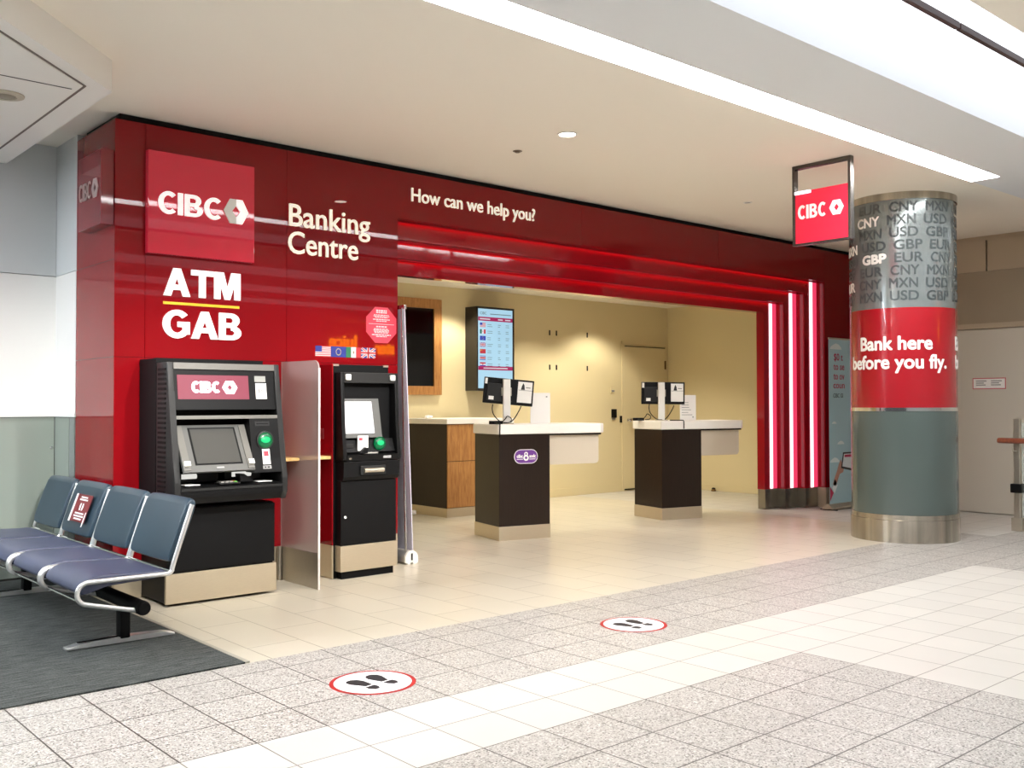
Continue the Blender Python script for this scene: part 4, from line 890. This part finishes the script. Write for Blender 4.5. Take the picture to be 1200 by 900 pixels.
def make_terminal(label, tilt_a):
    """origin: foot of the post on the countertop"""
    r = root('screen_stand', label, 'screen', (0, 0, 0), 0, 'customer screens')
    bm = NB(); box(bm, -0.035, 0.035, -0.022, 0.022, 0.0, 0.43, 0.004); po = part(r, 'post', bm, WHITEP, 'white square post', local=True)
    bm = NB(); box(bm, -0.06, 0.06, -0.05, 0.05, 0.0, 0.012, 0.003); part(r, 'base', bm, STEEL, local=True)
    T = Matrix.Translation((0.03, 0, 0.31)) @ Matrix.Rotation(tilt_a, 4, 'Y') 
    bm = NB(); t = NB(); box(t, -0.25, -0.005, 0.024, 0.05, -0.125, 0.125, 0.006); merge(bm, t, None, T); mb = part(r, 'monitor', bm, BLACK, 'black monitor seen from its back', local=True)
    bm = NB(); t = NB(); box(t, -0.22, -0.03, 0.014, 0.0245, -0.10, 0.07, 0.006); merge(bm, t, None, T); part(mb, 'back_cover', bm, CHAR, local=True)
    bm = NB(); t = NB(); box(t, -0.20, -0.15, 0.012, 0.0142, -0.09, -0.055); box(t, -0.245, -0.22, 0.022, 0.0242, 0.06, 0.115); merge(bm, t, None, T); part(mb, 'label', bm, PAPER, 'white labels', local=True)
    bm = NB(); t = NB(); box(t, -0.004, 0.245, 0.024, 0.05, -0.125, 0.125, 0.006); merge(bm, t, None, T); m2 = part(r, 'monitor', bm, BLACK, 'black monitor with a white page', local=True)
    bm = NB(); t = NB(); box(t, 0.085, 0.228, 0.022, 0.0245, -0.095, 0.108); merge(bm, t, None, T); part(m2, 'page', bm, PAPER, 'white page', local=True)
    bm = NB(); t = NB(); box(t, 0.09, 0.225, 0.0212, 0.022, 0.024, 0.027); prism(t, [(0.115, 0.03), (0.155, 0.03), (0.148, 0.075), (0.135, 0.095), (0.125, 0.07)], 'y', 0.0212, 0.022); box(t, 0.165, 0.21, 0.0212, 0.022, 0.05, 0.056)
    merge(bm, t, None, T); part(m2, 'print', bm, INK, 'dark printed picture', local=True)
    bm = NB(); box(bm, -0.05, 0.05, 0.0, 0.024, 0.27, 0.35, 0.003); part(r, 'mount', bm, STEEL, local=True)
    for pts in ([(-0.13, 0.03, 0.19), (-0.135, 0.03, 0.14), (-0.12, 0.01, 0.08), (-0.06, -0.01, 0.02), (0.0, -0.04, 0.012)], [(0.15, 0.03, 0.17), (0.13, 0.02, 0.13), (0.08, -0.01, 0.06), (0.03, -0.04, 0.015)]):
        bm = NB(); tube(bm, smooth_path(pts, 5), 0.005, 8); part(r, 'cable', bm, BLACKM, 'black cable', smooth=True, local=True)
    return r
def on_desk(d, lx, ly, z=1.0855):
    m = Matrix.Translation(d.location) @ Matrix.Rotation(UA, 4, 'Z'); p = m @ Vector((lx, ly, z)); return p
p = on_desk(dk1, 0.20, 0.23)
s1 = make_terminal('two black monitors tilted on a white post on the left front desk', math.radians(5))
s1.location = p; s1.rotation_euler = (0, 0, UA-0.25); INV[s1.name] = Matrix.Identity(4)
p = on_desk(dk2, 0.16, 0.22)
s2 = make_terminal('two black monitors level on a white post on the right front desk', math.radians(0.5))
s2.location = p; s2.rotation_euler = (0, 0, UA-0.40); INV[s2.name] = Matrix.Identity(4)
for ch in s2.children:
    if ch.name.startswith(('monitor',)):
        pass
# small hub with cables
def hub(d, lx, ly, label, extra):
    p = on_desk(d, lx, ly); r = root('cable_hub', label, 'cable hub', p, UA)
    bm = NB(); box(bm, -0.07, 0.06, -0.02, 0.025, 0.0, 0.032, 0.006); part(r, 'box', bm, BLACKM, smooth=True, local=True)
    bm = NB(); pts = [(0.06, 0.0, 0.02), (0.10, 0.01, 0.05), (0.13, 0.02, 0.075), (0.16, 0.0, 0.05), (0.13, -0.03, 0.02), (0.09, -0.03, 0.012), (0.05, -0.05, 0.012)]
    tube(bm, smooth_path(pts, 6), 0.0045, 8); part(r, 'cable', bm, BLACKM, smooth=True, local=True)
    bm = NB(); tube(bm, smooth_path(extra, 6), 0.006, 8); part(r, 'cable', bm, BLACKM, smooth=True, local=True)
    return r
hub(dk1, 0.06, 0.17, 'black cable hub on the left front desk', [(-0.03, -0.02, 0.012), (-0.05, -0.09, 0.012), (-0.06, -0.155, 0.012), (-0.064, -0.192, 0.006), (-0.066, -0.200, -0.02), (-0.068, -0.200, -0.12)])
hub(dk2, -0.02, 0.40, 'black cable hub on the right front desk', [(-0.03, -0.02, 0.012), (-0.04, -0.06, 0.012), (-0.02, -0.10, 0.010)])
bm = NB(); tube(bm, smooth_path([on_desk(dk2, *q) for q in ((0.20, 0.12, 1.0915), (0.26, 0.06, 1.0915), (0.285, 0.0, 1.0915), (0.288, -0.016, 1.085), (0.288, -0.0205, 1.06), (0.288, -0.0205, 0.998))], 6), 0.0055, 8)
solo('cable', bm, BLACKM, 'thin dark cable hanging over the front edge of the right front desk', 'cable', smooth=True)
def sheet(d, lx, ly, w, h, label, lines, rz):
    p = on_desk(d, lx, ly); r = root('sign_holder', label, 'sign holder', p, UA+rz)
    bm = NB(); box(bm, 0, w, -0.004, 0.004, 0.0, h, 0.002); part(r, 'sheet', bm, PAPER, local=True)
    bm = NB(); box(bm, 0.0, w, -0.03, 0.03, 0, 0.005); part(r, 'foot', bm, WHITEP, local=True)
    bm = NB()
    for z, a in lines: box(bm, 0.02, 0.02+a*(w-0.04), -0.0046, -0.004, z, z+0.006)
    box(bm, w-0.045, w-0.03, -0.0046, -0.004, (h-0.045 if len(lines) < 2 else 0.03), (h-0.03 if len(lines) < 2 else 0.045)); part(r, 'print', bm, PAPERGREY, local=True)
    return r
sheet(dk1, 0.50, 0.30, 0.205, 0.30, 'blank white upright panel on the left front desk', [], -0.2)
sheet(dk2, 0.48, 0.30, 0.20, 0.29, 'white notice with grey print standing on the right front desk', [(0.06+i*0.028, random.uniform(.5, 1)) for i in range(6)], -0.2)
# back counter
r = root('counter', 'low back counter with oak doors and white top below the black screen', 'counter', (6.757, 8.812, 0), math.radians(-1))
bm = NB(); box(bm, 0, 0.95, 0.0, 0.80, 0.10, 1.05, 0.002); part(r, 'cabinet', bm, BROWN, 'dark brown cabinet', local=True)
bm = NB(); box(bm, -0.004, 0.954, -0.012, 0.80, 0.0, 0.10); part(r, 'plinth', bm, STEELH, 'steel plinth', local=True)
for a, b in ((0.004, 0.47), (0.476, 0.946)):
    bm = NB(); box(bm, a, b, -0.016, -0.0005, 0.105, 0.625, 0.002); part(r, 'door', bm, OAK, 'oak door', local=True)
    bm = NB(); box(bm, a, b, -0.016, -0.0005, 0.632, 1.045, 0.002); part(r, 'drawer', bm, OAK, 'oak drawer front', local=True)
bm = NB(); prism(bm, [(-0.02, -0.035), (0.97, -0.035), (0.97, 0.82), (-0.10, 0.82), (-0.10, 0.55)], 'z', 1.052, 1.11, bev=0.006); part(r, 'countertop', bm, COUNTER, 'white countertop', local=True)
def crumple(name, c, s, label, m):
    t = bmesh.new(); bmesh.ops.create_icosphere(t, subdivisions=2, radius=1)
    for v in t.verts: v.co = Vector((v.co.x*s[0], v.co.y*s[1], v.co.z*s[2]))*random.uniform(.65, 1.1)
    zmin = min(v.co.z for v in t.verts); t.transform(Matrix.Translation((c[0], c[1], c[2]-zmin))); solo(name, t, m, label, 'tissue')
crumple('crumpled_tissue', (6.60, 9.25, 0.0005), (0.06, 0.05, 0.035), 'crumpled white tissue on the floor by the back counter', PAPER)
crumple('crumpled_tissue', (6.80, 9.20, 1.1105), (0.06, 0.04, 0.022), 'crumpled white tissue on the back counter', PAPER)

# ------------------------------------------------------------------ BACK WALL FITTINGS
r = root('television', 'switched-off black screen in an oak frame on the back wall', 'television', (6.83, YB, 1.39))
bm = NB()
for a, b, c, d in ((6.30, 7.367, 2.45, 2.567), (6.30, 7.367, 1.39, 1.497), (6.30, 6.42, 1.497, 2.45), (7.25, 7.367, 1.497, 2.45)): box(bm, a, b, YB-0.05, YB-0.0005, c, d, 0.003)
part(r, 'frame', bm, OAK, 'oak frame')
bm = NB(); box(bm, 6.421, 7.249, YB-0.03, YB-0.002, 1.498, 2.449); part(r, 'screen', bm, BLACKG, 'black screen')
r = root('rate_screen', 'lit upright exchange rate screen with flags on the back wall', 'screen', (8.1, 9.6, 1.44))
bm = NB(); box(bm, 7.775, 8.40, 9.515, YB-0.0005, 1.445, 2.505, 0.004); part(r, 'casing', bm, mat('dark_casing', (34, 30, 26), 0.4))
RM = Matrix.Translation((0, 9.5145, 0))
bm = NB(); rect(bm, 7.795, 8.365, 1.475, 2.478, 0.0, 0.002, 0, RM); sc = part(r, 'screen', bm, E_SCR, 'pale blue glowing screen')
bm = NB()
for z0, z1 in ((2.325, 2.375), (1.705, 1.755)): rect(bm, 7.795, 8.365, z0, z1, 0.002, 0.003, 0, RM)
part(sc, 'bar', bm, emit('crimson_bar_glow', (170, 26, 92), 0.7), 'crimson bars')
SF = [emit('screen_'+n, c, 0.6) for n, c in (('white', (236, 240, 250)), ('red', (210, 50, 70)), ('blue', (30, 60, 190)), ('green', (20, 110, 90)), ('star', (240, 220, 90)), ('brown', (130, 110, 90)))]
for i, k in enumerate(('us', 'mx', 'eu', 'gb', 'cn', 'cr', 'hr')):
    z = 2.245-i*0.083; bm = NB(); flag(bm, k, 7.822, 7.915, z, z+0.055, 0.002, RM, FI); part(sc, 'flag', bm, SF)
bm = NB()
for i in range(7):
    z = 2.245-i*0.083
    for x, w2 in ((7.945, .09), (8.12, .05), (8.25, .06)):
        for q in range(2): rect(bm, x, x+w2*random.uniform(.6, 1), z+0.008+q*0.024, z+0.014+q*0.024, 0.002, 0.0025, 0, RM)
lettering(bm, 'CIBC', 7.825, 7.93, 2.405, 0.034, 0.001, 0.01, Matrix.Translation((0, 9.5125, 0))); rect(bm, 7.99, 8.34, 2.41, 2.42, .002, .0025, 0, RM)
part(sc, 'print', bm, emit('screen_grey_print', (120, 140, 150), 0.5), 'small grey figures')
bm = NB()
for x, w2 in ((7.82, .17), (8.12, .08), (8.24, .09)): rect(bm, x, x+w2, 2.342, 2.356, 0.003, 0.0035, 0, RM)
rect(bm, 7.88, 8.28, 1.724, 1.736, 0.003, 0.0035, 0, RM); part(sc, 'bar_print', bm, SF[0])
POS = {'left pair, left': 9.25, 'left pair, right': 9.379, 'right': 9.983}
for row, zc in (('upper', 2.25), ('lower', 1.778)):
    for nm, x in POS.items():
        bm = NB(); box(bm, x-0.012, x+0.012, YB-0.004, YB+0.0005-0.001, zc-0.035, zc+0.035, 0.003)
        solo('wall_slot', bm, HOLE, {'left pair, left': 'small upright dark slot on the back wall, %s row, nearest the rate screen', 'left pair, right': 'small upright dark slot on the back wall, %s row, second from the rate screen', 'right': 'small upright dark slot on the back wall, %s row, nearest the door'}[nm] % row, 'slot', 'dark slots on the back wall')
r = root('card_reader', 'black card reader on the back wall beside the door', 'card reader', (10.53, YB, 1.07))
bm = NB(); box(bm, 10.475, 10.565, YB-0.03, YB-0.0005, 1.075, 1.20, 0.006); part(r, 'body', bm, BLACK, smooth=True)
bm = NB(); box(bm, 10.49, 10.55, YB-0.012, YB-0.0005, 1.045, 1.0745, 0.003); part(r, 'bracket', bm, PAPERGREY)
r = root('light_switch', 'small cream switch plate above the black card reader', 'switch', (10.5, YB, 1.46))
bm = NB(); box(bm, 10.46, 10.55, YB-0.008, YB-0.0005, 1.43, 1.53, 0.003); part(r, 'plate', bm, WALLB)
bm = NB(); box(bm, 10.475, 10.535, YB-0.014, YB-0.008, 1.45, 1.475, 0.003); part(r, 'rocker', bm, PAPERGREY)
bm = NB(); box(bm, 10.655, 10.695, YB-0.015, YB-0.0005, 1.0, 1.10, 0.003); solo('door_strike', bm, BLACK, 'small black strike plate left of the door knob', 'plate')
r = root('door_stop', 'small dark door stop on the floor at the right wall', 'door stop', (11.68, 8.85, 0))
bm = NB(); lathe(bm, [(0.035, 0), (0.035, 0.015), (0.025, 0.03)], (11.68, 8.85, 0.0), 20); part(r, 'base', bm, mat('bronze', (120, 92, 50)), smooth=True)
bm = NB(); lathe(bm, [(0.025, 0.03), (0.028, 0.045), (0, 0.055)], (11.68, 8.85, 0.0), 20); part(r, 'cap', bm, BLACKM, smooth=True)
# notice on the sliding door
r = root('notice', 'white notice with red border on the grey sliding door', 'notice', (XR-0.01, 4.89, 1.43))
DMX = plane_mx((XR-0.0055, 5.076, 0), (0, -1, 0))
bm = NB(); rect(bm, 0, 0.375, 1.437, 1.567, 0, 0.0015, 0, DMX); rect(bm, 0.01, 0.365, 1.447, 1.557, 0.0015, 0.002, 1, DMX); part(r, 'sheet', bm, [mat('border_red', (196, 84, 96), 0.5), PAPER])
bm = NB()
for x in (0.04, 0.21):
    for z, w2 in ((1.525, .12), (1.502, .09), (1.479, .11)): rect(bm, x, x+w2, z, z+0.012, 0.002, 0.0025, 0, DMX)
part(r, 'print', bm, PAPERGREY, 'two blocks of grey print')
# railing at the right edge
r = root('railing', 'glass railing with wooden handrail at the right edge', 'railing', (10.3, 3.4, 0))
for y in (4.06, 2.3):
    bm = NB(); box(bm, 10.27, 10.33, y-0.03, y+0.03, 0.0, 1.12, 0.004); po = part(r, 'post', bm, STEEL, 'steel post')
    bm = NB(); box(bm, 10.25, 10.35, y-0.05, y+0.05, 0.0, 0.13, 0.004); part(po, 'shoe', bm, STEEL)
    bm = NB(); box(bm, 10.24, 10.36, y-0.055, y+0.055, 0.38, 0.47, 0.01); part(po, 'clamp', bm, BLACK, 'black clamp')
    bm = NB(); tube(bm, smooth_path([(10.27, y, 0.80), (10.24, y+0.02, 0.80), (10.22, y+0.02, 0.83), (10.22, y+0.02, 0.87)], 4), 0.008, 8); part(po, 'bracket', bm, STEEL, smooth=True)
bm = NB(); tube(bm, [(10.22, 4.22, 0.90), (10.22, 4.21, 0.90), (10.22, 2.0, 0.90)], [0.020, 0.028, 0.028], 14); part(r, 'handrail', bm, REDWOOD, 'red brown wooden handrail', smooth=True)
bm = NB(); box(bm, 10.295, 10.307, 2.34, 4.02, 0.14, 1.08); part(r, 'glass_panel', bm, mat('clear_glass', (220, 235, 228), 0.05, alpha=0.25))

# ------------------------------------------------------------------ FLOOR STICKERS
def floor_sticker(cx, cy, rad, ang, label):
    r = root('floor_sticker', label, 'sticker', (cx, cy, 0), ang, 'distancing stickers on the floor')
    bm = NB(); lathe(bm, [(rad, 0.0003), (rad, 0.0012), (0, 0.0012)], (0, 0, 0), 64); part(r, 'ring', bm, mat('sticker_red', (172, 30, 28), 0.45), 'red outer ring', local=True)
    bm = NB(); lathe(bm, [(rad*0.9, 0.0012), (rad*0.9, 0.0017), (0, 0.0017)], (0, 0, 0), 64); part(r, 'disc', bm, mat('sticker_white', (250, 250, 250), 0.45), 'white centre', local=True)
    for s in (-1, 1):
        bm = NB(); k = rad/0.19
        sole = [(0.012, -0.005), (0.022, 0.03), (0.033, 0.065), (0.032, 0.095), (0.018, 0.115), (-0.004, 0.117), (-0.022, 0.10), (-0.03, 0.07), (-0.026, 0.03), (-0.02, -0.005)]
        heel = [(0.022, -0.016), (0.024, -0.045), (0.012, -0.070), (-0.008, -0.070), (-0.021, -0.045), (-0.022, -0.016)]
        for pg in (sole, heel):
            prism(bm, [((x*1.22*s+s*0.052)*k, (y-0.022)*k) for x, y in pg], 'z', 0.0017, 0.0022)
        part(r, 'footprint', bm, mat('footprint_black', (32, 32, 36), 0.5), 'black footprint', local=True)
    bm = NB()
    for s in (-1, 1):
        for i in range(9): 
            a = -0.5+i*0.125; y = s*rad*0.72*math.cos(a*0.8)
            box(bm, rad*0.9*a*0.9-0.006, rad*0.9*a*0.9+0.006, y-0.003, y+0.003, 0.0017, 0.002)
    part(r, 'print', bm, mat('sticker_grey_print', (205, 205, 205), 0.5), 'faint grey print', local=True)
    return r
# feet point (toes) towards +y
floor_sticker(2.516, 3.838, 0.198, math.radians(9), 'round white floor sticker with black footprints, nearest the bench')
floor_sticker(4.298, 3.832, 0.193, math.radians(4), 'round white floor sticker with black footprints, farther right')
